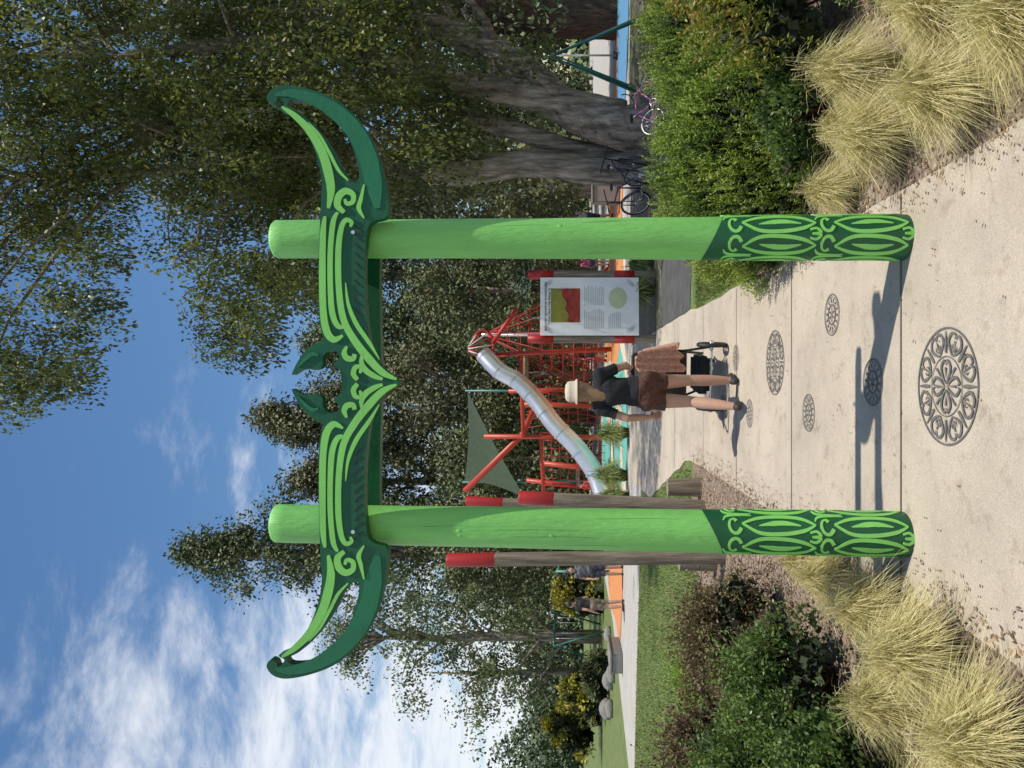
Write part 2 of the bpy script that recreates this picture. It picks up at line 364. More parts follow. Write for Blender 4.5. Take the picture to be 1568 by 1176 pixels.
# ------------------------------------------------------------ GATEWAY
gate=empty('carved_gateway_arch',(0,3.62,0))
def post(cx0,cx1,nm):
    H=3.09; rb=.107; rt=.093
    rad=lambda z: rb+(rt-rb)*z/H
    cen=lambda z: cx0+(cx1-cx0)*z/H
    mb=MB(); n=56; zs=[-.05]+list(np.linspace(0,H-.012,60))+[H]
    vs=[];fs=[]
    ph=random.uniform(0,6)
    def rr_(t,z): return rad(z)*(1+.014*math.sin(2*t+ph+z*1.3)+.009*math.sin(5*t+z*3+ph)+.010*math.sin(3*t-z*7+ph*2)*math.sin(z*2.3+ph))
    for i,z in enumerate(zs):
        for j in range(n):
            t=2*pi*j/n
            rr=rr_(t,z)-(.010 if i==len(zs)-1 else 0)
            vs.append((cen(z)+rr*math.cos(t),rr*math.sin(t),z))
    for i in range(len(zs)-1):
        for j in range(n):
            j2=(j+1)%n; fs.append((i*n+j,i*n+j2,(i+1)*n+j2,(i+1)*n+j))
    fs.append(tuple((len(zs)-1)*n+j for j in range(n)))
    mb.add(vs,fs,M_light)
    for k in range(5):
        t=-pi/2+random.uniform(-1.2,1.2); z0=random.uniform(1.0,2.2); L=random.uniform(.12,.5)
        pts=[(cen(z0+q*L)+(rr_(t,z0+q*L)-.0004)*math.cos(t+.03*math.sin(q*5)),(rr_(t,z0+q*L)-.0004)*math.sin(t+.03*math.sin(q*5)),z0+q*L) for q in np.linspace(0,1,8)]
        mb.tube(pts,[.0002]+[.0010]*6+[.0002],M_dark,n=4)
    for k in range(4):
        t=-pi/2+random.uniform(-.9,.9); z0=random.uniform(1.05,2.4); rr=rr_(t,z0)-.010
        mb.ball((cen(z0)+rr*math.cos(t),rr*math.sin(t),z0),(.013,.013,.022),M_light,10,7)
    mb.obj(nm+'_log',gate,True)
    mb=MB(); vs=[];fs=[]; rows=30
    sgn=1 if cx0>0 else -1
    for i in range(rows+1):
        for j in range(n):
            t=2*pi*j/n; ztop=.955-sgn*.05*math.cos(t); z=-.03+(ztop+.03)*i/rows
            rr=rr_(t,z)+.0025
            vs.append((cen(z)+rr*math.cos(t),rr*math.sin(t),z))
    for i in range(rows):
        for j in range(n):
            j2=(j+1)%n; fs.append((i*n+j,i*n+j2,(i+1)*n+j2,(i+1)*n+j))
    mb.add(vs,fs,M_dark)
    mb.obj(nm+'_dark_base',gate,True)
    mb=MB()
    def mp(s,z,h):
        t=s/rb-pi/2; rr=rr_(t,z)+h
        return (cen(z)+rr*math.cos(t),rr*math.sin(t),z)
    cw=2*pi*rb/6; lay=[0]
    def st(pts,w,mir,off,z0):
        lay[0]=(lay[0]+1)%9
        ribbon(mb,[(off+(mir*p[0]),z0+p[1]) for p in pts],[q*.93 for q in w],mp,.001,.0053+.0001*lay[0],M_motif,n=7)
    for c in range(6):
        off=(c+.5)*cw; mir=1 if c%2 else -1
        for z0 in (.035,.475):
            st([(0,.0),(-.034,.07),(-.044,.17),(-.034,.27),(-.004,.35)],[.008,.020,.022,.019,.010],mir,off,z0)
            st([(0,.0),(.028,.06),(.044,.16),(.040,.27),(-.004,.35)],[.008,.019,.020,.018,.010],mir,off,z0)
            st([(.004,.07),(-.008,.14),(-.006,.20),(.006,.27)],[.004,.026,.028,.004],mir,off,z0)
            a=[(.043*math.cos(q)*(1-q/9)+.0,.388+.030*math.sin(q)*(1-q/9)) for q in np.linspace(-1.2,3.9,9)]
            st(a,[.018,.018,.016,.014,.013,.012,.010,.014,.018],mir,off,z0)
            st([(-.050,.30),(-.054,.36),(-.045,.42),(-.02,.44)],[.004,.017,.015,.005],mir,off,z0)
            st([(.054,.02),(.050,-.02),(.03,.0),(.036,.03)],[.006,.014,.013,.012],mir,off,z0)
    mb.obj(nm+'_scroll_pattern',gate)
post(.716,.708,'right_post'); post(-.736,-.682,'left_post')

U=.003092
def mapper(sx_,yb):
    return lambda a,v,h:(.01+sx_*a*U, yb-h, 1.65+(872-v)*U)
half=[(0,617),(9,604),(24,588),(52,573),(100,565),(170,562),(228,566),(243,575),(252,596),(285,596),(325,588),(362,575),(397,553),(426,520),(442,482),(449,445),(444,424),(431,414),(421,419),(424,428),(431,432),(421,441),(414,432),(408,444),(395,460),(372,477),(340,490),(305,497),(268,496),(200,493),(120,493),(84,495),(66,500)]
curl=[(60,492),(50,476),(34,463),(11,452),(17,464),(20,476),(18,488),(24,498),(37,499),(46,507),(46,518),(39,524),(32,520),(28,516),(20,522),(11,533),(0,536)]
hole=[(302,548),(318,531),(350,515),(385,490),(408,464),(418,446),(427,452),(424,482),(406,512),(376,535),(338,549),(312,554)]
rr_=[tuple(p) for p in catm(half,5)]+[tuple(p) for p in catm(curl,4)]
ll_=[(-a,v) for a,v in reversed(rr_[1:-1])]
h1=[tuple(p) for p in catm(hole,5,True)]; h2=[(-a,v) for a,v in reversed(h1)]
plate('front_carved_board',rr_+ll_,[h1,h2],mapper(1,-.11),0,.052,M_dark,gate)
rear=[(0,566),(100,563),(210,563),(262,575),(300,575),(325,560),(330,535),(318,510),(300,500),(200,497),(60,497),(0,500)]
rr2=[tuple(p) for p in catm(rear,5)]; plate('rear_board',rr2+[(-a,v) for a,v in reversed(rr2[1:-1])],[],mapper(1,.165),0,.052,M_dark,gate)
mb=MB(); lay=[0]
for sg_ in(1,-1):
    mp=mapper(sg_,-.162)
    T=.0072
    def st(p,w,mat=M_motif,h=T,n=8):
        lay[0]=(lay[0]+1)%12
        ribbon(mb,p,w,mp,-.001,h+.0001*lay[0],mat,n=n)
    st([(70,530),(64,516),(78,505),(112,500),(170,499),(225,500),(250,503)],[3,10,11,10,10,9,4])
    st([(84,536),(84,523),(104,514),(145,511),(195,511),(240,515),(256,522)],[2,8,9,8,8,8,4])
    st([(4,611),(14,590),(34,570),(62,548),(94,531),(140,524),(195,523),(230,527),(244,534),(241,543),(234,541)],[3,10,12,11,10,9,9,8,7,6,3])
    st([(34,585),(60,569),(88,550),(118,538),(150,534)],[1,6,7,5,1])
    st([(54,536),(44,532),(36,536),(35,545),(42,548)],[3,8,9,8,6],n=6)
    st([(46,560),(30,558),(18,564),(9,577),(4,590)],[2,7,9,8,4])
    st([(3,552),(12,546),(22,549),(22,557),(13,556)],[6,8,7,6,4],n=6)
    st([(40,493),(42,484),(34,473),(22,462)],[3,6,5,2],M_teal)
    st([(262,508),(290,512),(320,507),(350,497),(380,479),(402,457),(415,438)],[4,12,14,13,12,9,3])
    st([(304,538),(320,523),(345,510),(372,495),(392,478)],[2,5,5,4,1])
    st([(256,532),(266,522),(280,524),(288,534),(283,545),(272,545),(269,536),(276,533)],[6,10,11,10,8,7,6,4],n=6)
    st([(247,562),(262,554),(276,557),(298,562)],[2,7,6,2])
    st([(262,582),(300,576),(340,567),(378,548),(408,519),(427,486),(436,452),(434,428)],[8,26,28,27,24,18,13,4],M_teal,.004)
    for a in range(100,240,14):
        st([(a,560),(a+5,553),(a+12,547)],[.9,1.8,.9],M_black,.002,n=3)
mb.obj('carved_motifs',gate)
mb=MB()
for x in(.708,-.69):
    mb.box((x,.03,2.66),(.12,.27,.10),M_dark,bev=.006)
    mb.tube([(x,-.172,2.66),(x,.22,2.66)],.009,M_steel,n=8)
mb.obj('board_spacers_and_bolts',gate)

# ------------------------------------------------------------ foliage generators
def tubes_obj(name,parent,mat,specs,n=7,wob=.06):
    mb=MB()
    for pts,rad in specs: mb.tube(pts,rad,mat,n=n,wob=wob)
    return mb.obj(name,parent,True)
def limb(p0,p1,r0,r1,k=7,sag=.3,jit=.12):
    p0=np.array(p0,float);p1=np.array(p1,float); L=np.linalg.norm(p1-p0); pts=[]
    for i in range(k+1):
        t=i/k; p=p0+(p1-p0)*t+np.array([0,0,sag*L*.5*math.sin(pi*t)])
        if 0<i<k: p=p+rng.normal(size=3)*jit*L*.12
        pts.append(p)
    return pts,list(np.linspace(r0,r1,k+1))
def clumped(C,rad,per,L,W,droop=.5,zs=1.3,tintr=.25,dirspread=.6,coh=.9):
    m=len(C); n=m*per
    P=np.repeat(C,per,axis=0); r=np.repeat(np.broadcast_to(rad,(m,)),per)[:,None]
    G=rng.normal(size=(n,3)); G=G/np.maximum(1,np.linalg.norm(G,axis=1,keepdims=True)/1.6)
    off=G*r*np.array([.6,.6,.6*zs]); 
    Nr=unit(off)*coh+np.array([0,0,.55*coh])+rng.normal(size=(n,3))*.5
    off[:,2]-=droop*(off[:,0]**2+off[:,1]**2)/np.maximum(r[:,0],.01)
    P=P+off
    D=off/np.maximum(r,1e-6)*.4+rng.normal(size=(n,3))*dirspread; D[:,2]-=droop
    t=np.repeat(rng.uniform(.15,.8,m),per)+rng.normal(size=n)*tintr*.35+off[:,2]/np.maximum(r[:,0],.01)*.12  # random leaf tone, plus clump shading painted in: higher leaves lighter
    s=rng.uniform(.6,1.25,n)
    return leaves(P,D,L*s,W*s,Nr),t

ML_canopy=leafmat('canopy_leaf',[(0,(.036,.048,.015)),(.4,(.085,.105,.028)),(.75,(.17,.19,.05)),(1,(.30,.29,.08))],.32,.45,.3)
ML_mid=leafmat('midground_leaf',[(0,(.058,.074,.034)),(.45,(.118,.142,.062)),(.8,(.18,.20,.088)),(1,(.25,.25,.12))],0,.6,.25)
ML_olive=leafmat('olive_leaf',[(0,(.068,.070,.034)),(.5,(.145,.148,.068)),(1,(.25,.24,.11))],0,.6,.25)
ML_light=leafmat('pale_leaf',[(0,(.06,.08,.04)),(.5,(.13,.16,.08)),(1,(.24,.27,.14))],.3,.5)
ML_far=leafmat('distant_leaf',[(0,(.05,.07,.04)),(.5,(.10,.13,.065)),(1,(.16,.19,.09))],0,.7)
ML_yel=leafmat('yellow_shrub_leaf',[(0,(.10,.11,.02)),(.5,(.28,.26,.03)),(1,(.5,.42,.05))],0,.6)
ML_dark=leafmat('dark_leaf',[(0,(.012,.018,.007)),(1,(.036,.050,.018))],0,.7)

def edge(z):
    return float(np.interp(z,[0,2.2,6.0,6.4,7.4,7.6,8.4,8.8,9.3,9.9,10.4,11,12.5,16],[4.2,3.8,3.2,1.2,.5,.1,-.1,1.3,2.2,3.2,2.2,-.3,-1.0,-2.6]))
def canopy(n,xr,yr,zr,low):
    out=[]
    while len(out)<n:
        x=random.uniform(*xr);y=random.uniform(*yr);z=random.uniform(*zr)
        s=y/14.0; zz=1.65+(z-1.65)/s; xx=x/s
        if xx<edge(zz)+.25+random.uniform(-.1,.5): continue
        lowz=low+.5*math.sin(x*1.7)+.5*math.sin(y*1.1+x)
        if z<lowz: continue
        h=math.sin(x*1.5+z*.9)*math.sin(y*.6-z*.8+2)+.6*math.sin(z*1.9+x*.8)*math.sin(x*2.3-y*.6)
        if h>.08 and random.random()<.93: continue
        out.append((x,y,z))
    return np.array(out)
def big_tree(trunks,C,per,L,Wd,nm='elm_tree',mat=ML_canopy,bm=M_bark,rad=.42,droop=.7,zs=1.5,nbr=60):
    root=empty(nm)
    specs=[]
    tops=[]
    for pts,rads in trunks:
        P=catm(pts,9); specs.append((P,list(np.interp(np.linspace(0,1,len(P)),np.linspace(0,1,len(rads)),rads))))
        tops.append((P,rads))
    for i in range(nbr):
        c=C[random.randrange(len(C))]
        P,rads=tops[i%len(tops)]
        q_=min(range(len(P)),key=lambda q: abs(P[q][2]-(c[2]-1.5))+.25*np.linalg.norm(P[q][:2]-c[:2]))
        specs.append(limb(P[q_],c,max(.05,.3*float(np.interp(q_/len(P),[0,1],[rads[0],rads[-1]]))),.012,k=7,sag=.25))
    tubes_obj('trunk_and_limbs',root,bm,specs,n=16,wob=.06)
    V,t=clumped(C,rng.uniform(rad*.55,rad*1.35,len(C)),per,L,Wd,droop,zs,coh=.65)
    quads('foliage',V,t,mat,root)
    return root
C=canopy(880,(-1.5,8.5),(12,17.5),(2.7,14.6),3.8)
big_tree([([(4.75,15.9,-.1),(4.6,15.9,1.0),(4.75,15.9,2.5),(4.5,15.8,4.5),(4.9,15.5,7),(4.4,15.2,10),(4.2,15,13)],[.44,.32,.29,.26,.2,.12,.05]),
          ([(4.8,16.0,.4),(5.1,16.1,1.6),(5.6,16,3.2),(6.2,16,5.5),(5.8,15.5,9)],[.26,.24,.2,.15,.06])],C,125,.105,.05,rad=.35,zs=1.9,droop=1.0)
C=canopy(600,(3.6,12.5),(13,19.5),(2.5,15.5),3.4)
big_tree([([(5.35,15.6,-.1),(5.45,15.6,.8),(5.9,15.7,1.8),(6.9,15.8,2.9),(7.7,16,4.6),(8.0,16,8),(7.6,16,12)],[.56,.42,.38,.34,.28,.2,.06]),
          ([(5.7,15.7,.5),(6.0,15.5,2.2),(6.3,15.3,4.2),(6.9,15,7.5),(6.6,15,11)],[.32,.29,.25,.18,.05])],C,125,.105,.05,rad=.35,zs=1.9,droop=1.0)
C=np.array([(random.uniform(6.5,20),random.uniform(24,28),random.uniform(2.6,17)) for _ in range(420)])
big_tree([([(13.0,26,-.1),(12.9,26,3),(13.2,26,8),(13,26,15)],[.85,.65,.5,.1])],C,90,.24,.13,'redwood_tree',ML_mid,M_barkd,.8,.4,1.2,40)

def crown_tree(nm,x,y,h,w,mat,n,per,L,bottom=.12,shape='cone',rad=None,bark=M_bark,top=0.):
    root=empty(nm,(x,y,0)); C=[]
    ph=[random.uniform(0,6.28) for _ in range(4)]
    while len(C)<n:
        t=random.random()**.85
        if shape=='cone': wr=(1-t)**.62*(.75+.25*min(1,t*6))
        elif shape=='round': wr=math.sqrt(max(0,1-(2*t-1)**2))*.9+.12*(1-t)
        else: wr=.85*(1-t**3)+.1
        a=random.uniform(0,2*pi); q=random.random()**.32
        wr*=1+.30*math.sin(3*a+ph[0]+t*9)+.24*math.sin(7*t*pi+ph[1]+a)
        r=w*wr*q
        C.append((r*math.cos(a),r*math.sin(a)*.8,h*(bottom+(1-bottom)*t)))
    C=np.array(C)
    if shape=='open':
        keep=[i for i,c in enumerate(C) if math.sin(c[0]*1.1+ph[2])*math.sin(c[2]*1.0+ph[3])*math.cos(c[1]*.8)<.18]; C=C[keep]
    specs=[([(0,0,-.2),(0.1,0,h*.25),(-.1,.1,h*.6),(0,0,h*.95)],[h*.026,h*.02,h*.012,.03])]
    for i in range(26):
        c=C[random.randrange(len(C))]; z0=max(h*.12,c[2]-h*.12)
        specs.append(limb((0,0,z0),c,h*.008,.02,k=5,sag=.15))
    tubes_obj('trunk_and_limbs',root,bark,specs,n=7)
    rad=rad or w*.14
    V,t=clumped(C,rng.uniform(rad*.5,rad*1.4,len(C)),per,L,L*.6,.45,1.0,coh=1.1)
    t+=(rng.random(len(t))-.5)*.1
    quads('foliage',V,t,mat,root)
    return root
crown_tree('cypress_tree',-10.5,46,26.0,5.0,ML_mid,280,105,.25,rad=.95)
crown_tree('cypress_tree',-6.5,50,20.5,4.6,ML_olive,220,100,.27,rad=1.0)
crown_tree('cypress_tree',-2.2,47,21.5,4.8,ML_olive,280,105,.25,rad=.95)
crown_tree('cypress_tree',2.4,44,17.5,4.6,ML_mid,260,100,.25,rad=.95)
crown_tree('cypress_tree',6.6,45,21,5.0,ML_mid,270,100,.25,rad=.95)
crown_tree('cypress_tree',11.5,44,19,5.2,ML_mid,240,85,.28,rad=1.0)
crown_tree('eucalyptus_tree',-13.0,38,14.2,4.2,ML_light,210,65,.19,.22,'open',rad=.75)
crown_tree('eucalyptus_tree',-16.0,41,10.0,2.6,ML_light,90,60,.20,.25,'open',rad=.75)
crown_tree('broadleaf_tree',-13.6,58,11.5,4.6,ML_mid,180,60,.34,.1,'round',rad=1.0)
crown_tree('broadleaf_tree',-8.0,40,9.5,3.8,ML_mid,150,75,.23,.12,'round',rad=.85)
crown_tree('broadleaf_tree',-3.8,38,8.2,3.4,ML_mid,130,75,.23,.15,'round',rad=.8)
crown_tree('broadleaf_tree',.4,40,11.5,3.8,ML_olive,160,75,.23,.12,'round',rad=.85)
crown_tree('broadleaf_tree',4.6,36,9.5,3.6,ML_mid,150,75,.22,.15,'round',rad=.8)
crown_tree('broadleaf_tree',9.0,35,11,3.8,ML_mid,140,75,.22,.15,'round',rad=.8)
crown_tree('silver_birch_tree',-9.55,14.2,11.5,1.7,ML_light,120,70,.11,.55,'round',rad=.38)
def treeline(nm,xr,yr,hr,mat,n,per,L):
    C=[]
    for _ in range(n):
        x=random.uniform(*xr);y=random.uniform(*yr); hh=hr[0]+(hr[1]-hr[0])*(.5+.3*math.sin(x*.23+1)+.2*math.sin(x*.61))
        C.append((x,y,hh*random.random()**.7))
    V,t=clumped(np.array(C),rng.uniform(.9,2.0,n),per,L,L*.7,.3,1.1); quads(nm,V,t,mat)
treeline('distant_trees',(-75,-12),(85,105),(4,12),ML_far,800,50,.6)
treeline('distant_trees',(-14,45),(62,70),(7,15),ML_mid,600,50,.6)
treeline('background_hedge',(-12,22),(52,56),(2,5),ML_mid,300,50,.4)

# ------------------------------------------------------------ shrubs and grasses
def lumpy(cx_,cy,rx,ry,h,n,lobes=26,inner=.75):
    Cn=[];Rr=[]
    for _ in range(lobes):
        a=random.uniform(0,2*pi); e=random.uniform(.0,1)**.7*pi/2
        q=random.uniform(.6,.8)
        Cn.append((cx_+rx*q*math.cos(a)*math.cos(e),cy+ry*q*math.sin(a)*math.cos(e),h*q*math.sin(e)+.05)); Rr.append(random.uniform(.18,.36)*min(rx,ry,h*1.2))
    Cn=np.array(Cn);Rr=np.array(Rr); i=rng.integers(0,lobes,n)
    D=unit(rng.normal(size=(n,3))); D[:,2]=np.where(rng.random(n)<.7,np.abs(D[:,2]),D[:,2])
    P=Cn[i]+D*(Rr[i]*rng.uniform(inner,1.12,n))[:,None]; P[:,2]=np.maximum(P[:,2],.02)
    return P,D,i
def stems(root,cx_,cy,rx,ry,h,kk=18):
    sp=[]
    for _ in range(kk):
        a=random.uniform(0,6.28);q=random.uniform(.3,.85)
        sp.append(limb((cx_+random.uniform(-.08,.08),cy+random.uniform(-.08,.08),0),(cx_+rx*q*math.cos(a),cy+ry*q*math.sin(a),h*random.uniform(.5,.9)),.012,.003,k=5,sag=.1))
    tubes_obj('stems',root,M_barkd,sp,n=5)
def shrub(nm,cx_,cy,rx,ry,h,mat,n,L,Wd,lobes=26,up=.3,shoots=0):
    root=empty(nm); 
    P,D,i=lumpy(cx_,cy,rx,ry,h,n,lobes); D2=D+rng.normal(size=P.shape)*.6; D2[:,2]+=up
    s=rng.uniform(.6,1.25,n); t=rng.uniform(.2,.75,lobes)[i]+rng.normal(size=n)*.15+D[:,2]*.12
    V=leaves(P,D2,L*s,Wd*s)
    if shoots:
        P,D,i=lumpy(cx_,cy,rx,ry,h,shoots,lobes,.95); D=unit(D+np.array([0,0,.9])+rng.normal(size=P.shape)*.3); kk=12; tt=np.linspace(0,1,kk); Ls=rng.uniform(.08,.22,shoots)
        Q=(P[:,None,:]+D[:,None,:]*(Ls[:,None]*tt[None,:])[:,:,None]).reshape(-1,3)
        V2=leaves(Q,np.repeat(D,kk,axis=0)*.5+rng.normal(size=Q.shape)*.7,L*.8,Wd*.8); V=np.concatenate([V,V2]); t=np.concatenate([t,np.tile(tt,shoots)*.35+.5+rng.normal(size=len(Q))*.1])
    quads('foliage',V,t,mat,root)
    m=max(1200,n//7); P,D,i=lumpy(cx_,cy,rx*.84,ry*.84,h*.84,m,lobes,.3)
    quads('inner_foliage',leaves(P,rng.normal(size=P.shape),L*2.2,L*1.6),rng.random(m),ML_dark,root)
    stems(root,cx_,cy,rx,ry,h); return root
ML_hebe=leafmat('hebe_leaf',[(0,(.032,.052,.014)),(.35,(.095,.15,.028)),(.7,(.22,.31,.05)),(1,(.38,.45,.09))],.3,.5)
def hebe(cx_,cy,rx,ry,h,shoots,nm='hebe_shrub'):
    root=empty(nm)
    a=rng.uniform(0,2*pi,shoots); e=np.arcsin(rng.random(shoots)**.8)
    bump=1+.09*np.sin(a*5+e*3)+.08*np.sin(a*9-e*7)+.03*rng.normal(size=shoots)
    nrm=np.stack([np.cos(a)*np.cos(e),np.sin(a)*np.cos(e),np.sin(e)],1)
    P=np.array([cx_,cy,0])+nrm*np.array([rx,ry,h])*bump[:,None]*.9
    D=unit(nrm*.55+np.array([0,0,.9])+rng.normal(size=P.shape)*.16)
    kk=18; Ls=rng.uniform(.09,.19,shoots)
    tt=np.linspace(0,1,kk)
    Q=(P[:,None,:]+D[:,None,:]*(Ls[:,None]*tt[None,:])[:,:,None]).reshape(-1,3)
    DD=np.repeat(D,kk,axis=0)*.8+rng.normal(size=(shoots*kk,3))*.6
    tq=np.tile(tt,shoots)*.65+.15+np.repeat(rng.normal(size=shoots)*.16+.12*np.sin(a*7+e*5),kk)+rng.normal(size=shoots*kk)*.06
    quads('shoots',leaves(Q,DD,.026,.010),tq,ML_hebe,root)
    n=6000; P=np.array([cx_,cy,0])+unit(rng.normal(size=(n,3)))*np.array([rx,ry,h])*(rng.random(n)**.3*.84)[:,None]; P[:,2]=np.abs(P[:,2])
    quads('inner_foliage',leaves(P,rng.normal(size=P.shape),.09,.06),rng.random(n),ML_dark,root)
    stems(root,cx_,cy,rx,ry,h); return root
hebe(1.80,5.75,1.02,1.15,.88,4800)
hebe(3.15,6.6,.9,.9,.92,2600)
ML_nand=leafmat('nandina_leaf',[(0,(.05,.07,.02)),(.45,(.14,.18,.035)),(.8,(.28,.27,.05)),(1,(.38,.18,.07))],.3,.45)
ML_red=leafmat('reddish_leaf',[(0,(.05,.035,.024)),(.5,(.14,.085,.06)),(.8,(.17,.145,.06)),(1,(.22,.22,.08))],.2,.5)
ML_glos=leafmat('glossy_leaf',[(0,(.034,.056,.018)),(.5,(.080,.130,.036)),(1,(.18,.26,.06))],.25,.42,.4)
ML_lime=leafmat('lime_leaf',[(0,(.07,.13,.02)),(.5,(.17,.28,.04)),(1,(.30,.44,.08))],.3,.4)
shrub('nandina_shrub',2.45,4.40,.70,.6,.98,ML_nand,8000,.045,.018,34,shoots=350)
shrub('coprosma_shrub',2.9,5.3,.6,.5,.95,ML_nand,5000,.045,.02,shoots=150)
shrub('coprosma_shrub',1.72,4.62,.62,.34,.42,ML_glos,7000,.034,.018)
shrub('coprosma_shrub',4.6,7.8,1.0,.8,.95,ML_red,6000,.05,.025)
shrub('coprosma_shrub',2.35,3.75,.42,.36,.46,ML_glos,4000,.04,.02)
shrub('barberry_shrub',-1.95,5.7,.58,.7,.80,ML_red,9000,.034,.016,34,shoots=350)
shrub('coprosma_shrub',-1.85,4.60,.50,.5,.60,ML_glos,10000,.034,.018,34,shoots=300)
shrub('coprosma_shrub',-2.5,4.6,.7,.6,.86,ML_glos,9000,.036,.020,34,shoots=450)
shrub('coprosma_shrub',-2.05,3.75,.46,.46,.52,ML_glos,8000,.034,.020,30,shoots=250)
shrub('pittosporum_shrub',-2.0,3.10,.40,.33,.40,ML_lime,5000,.038,.022,24,shoots=80)
shrub('coprosma_shrub',-3.2,6.3,.9,.8,.80,ML_red,7000,.045,.02,34,shoots=250)
shrub('coprosma_shrub',-3.0,7.6,.65,.5,.5,ML_lime,5000,.035,.018,shoots=150)
shrub('coprosma_shrub',-4.6,7.6,1.2,.8,.70,ML_glos,6000,.05,.026,shoots=200)
shrub('gorse_bush',-10.2,36,1.3,1.2,2.8,ML_yel,2500,.16,.09)
shrub('gorse_bush',-14.0,34,1.5,1.2,2.4,ML_yel,2500,.16,.09)
shrub('gorse_bush',-17.5,38,2.2,1.2,3.4,ML_yel,2500,.2,.1)
shrub('flax_bush',-7.5,36,1.4,1.2,1.6,ML_mid,2500,.2,.05)
shrub('flax_bush',-12.2,31,1.3,1.0,1.0,ML_mid,2500,.2,.05)
ML_tus=leafmat('tussock_blade',[(0,(.12,.14,.04)),(.25,(.29,.28,.10)),(.6,(.56,.49,.24)),(1,(.80,.72,.43))],.25,.5)
ML_tusg=leafmat('green_tussock_blade',[(0,(.06,.10,.025)),(.5,(.19,.24,.07)),(1,(.36,.38,.15))],.25,.5)
def tussock(x,y,r,h,n=1500,mat=ML_tus,lean=(0,0),w=.0016,nm='tussock_grass',K=5):
    NL=60; lock=rng.integers(0,NL,n); la=rng.uniform(0,2*pi,NL)
    a=la[lock]+rng.normal(size=n)*.22; q=np.clip(rng.random(NL)[lock]**.8+rng.normal(size=n)*.18,0,1.1)
    base=np.stack([x+.16*r*np.cos(a)*rng.random(n)*1.5,y+.16*r*np.sin(a)*rng.random(n)*1.5,np.zeros(n)],1)
    stray=rng.random(n)<.10; a=np.where(stray,rng.uniform(0,2*pi,n),a)
    hor=np.stack([np.cos(a),np.sin(a),np.zeros(n)],1)+np.array([lean[0],lean[1],0])
    reach=r*(.12+.88*q)*rng.uniform(.6,1.25,n); ht=h*(1.15-.5*q)*rng.uniform(.55,1.2,n)*np.where(stray,1.25,1)
    pts=[]
    wob=rng.normal(size=(n,3))*.05; wob[:,2]=0
    for i in range(K+1):
        t=i/K; zz=ht*(1-(1-min(t*1.5,1))**2) - (max(0,t-.45)**2)*ht*(1.9*q+.1)
        pp=base+hor*(reach*t**1.3)[:,None]+wob*t*t; pp[:,2]=np.maximum(zz,.01); pts.append(pp)
    side=np.stack([-np.sin(a),np.cos(a),np.zeros(n)],1)+rng.normal(size=(n,3))*.5; side=unit(side)
    Vs=[];T=[]; t0=np.clip(rng.uniform(.2,.95,NL)[lock]*.6+rng.uniform(.05,.5,n),0,1)
    for i in range(K):
        w0=w*(1-i/K)**.5; w1=w*(1-(i+1)/K)**.5
        Vs.append(np.stack([pts[i]-side*w0,pts[i]+side*w0,pts[i+1]+side*w1,pts[i+1]-side*w1],1)); T.append(t0*(.25+.75*min(1,(i+1)/(K*.6)))+rng.normal(size=n)*.03)
    return quads(nm,np.concatenate(Vs),np.concatenate(T),mat)
for (x,y,r,h) in [(1.22,3.62,.31,.28),(1.56,3.66,.27,.36),(1.20,2.98,.29,.27),(1.55,2.92,.34,.33),(1.92,3.2,.32,.34),(1.13,4.28,.19,.22),(1.42,4.05,.2,.22),(1.24,2.42,.32,.28)]:
    tussock(x,y,r,h,2700)
for (x,y,r,h) in [(-1.13,4.32,.22,.24),(-1.12,3.70,.26,.26),(-1.16,3.16,.29,.30),(-1.49,3.45,.27,.28),(-1.32,2.70,.31,.29),(-1.66,2.85,.33,.34),(-1.18,4.95,.15,.18)]:
    tussock(x,y,r,h,2700)
for (x,y,r,h) in [(-1.35,20.5,.55,.7),(-2.6,21,.6,.75),(-3.1,20.4,.5,.6),(-.3,20.3,.5,.6),(1.8,14.2,.4,.45),(2.4,14.6,.4,.4)]:
    tussock(x,y,r,h,700,ML_tusg,w=.010)
ML_lawn=leafmat('lawn_blade',[(0,(.07,.12,.02)),(.5,(.15,.215,.045)),(1,(.29,.30,.11))],0,.6)
n=60000
X=rng.uniform(-11,-1.15,n);Y=9.3+rng.random(n)**1.3*9
ok=~((X>-2.75)&(X>-1.0-(Y-10.3)*.27-.08)) & ~((X>-2.4)&(Y<9.95)) & (Y<18.9-(X+11)*.25)
X=X[ok];Y=Y[ok]; P=np.stack([X,Y,np.zeros(len(X))],1); D=rng.normal(size=P.shape)*.45; D[:,2]=1
quads('lawn_grass_blades',leaves(P,D,rng.uniform(.03,.07,len(P)),.012),rng.random(len(P)),ML_lawn)
n=9000; X=rng.uniform(.98,1.95,n);Y=rng.uniform(6.6,9.5,n); ok=(X-.98)<(Y-6.4)*.4; X=X[ok];Y=Y[ok]
P=np.stack([X,Y,np.full(len(X),.004)],1); D=rng.normal(size=P.shape)*.45; D[:,2]=1
quads('verge_grass_blades',leaves(P,D,rng.uniform(.03,.07,len(P)),.009),rng.random(len(P)),ML_lawn)
ML_lit=leafmat('fallen_leaf',[(0,(.08,.05,.03)),(.5,(.24,.15,.085)),(1,(.46,.34,.22))],0,.8)
def litter(nm,xr,yr,n,z,L):
    P=np.stack([rng.uniform(*xr,n),rng.uniform(*yr,n),z+rng.uniform(0,.004,n)],1); D=rng.normal(size=P.shape); D[:,2]=np.abs(D[:,2])*.12
    quads(nm,leaves(P,D,L*rng.uniform(.5,1.3,n),L*.45,np.array([0,0,1.])+rng.normal(size=P.shape)*.3),rng.random(n),ML_lit)
litter('leaf_litter',(-2.3,-.93),(1.8,9.8),9000,.012,.035)
litter('leaf_litter',(.93,2.3),(1.8,6.6),6000,.012,.035)
litter('leaf_litter',(-.97,.93),(2.3,10),280,.020,.02)
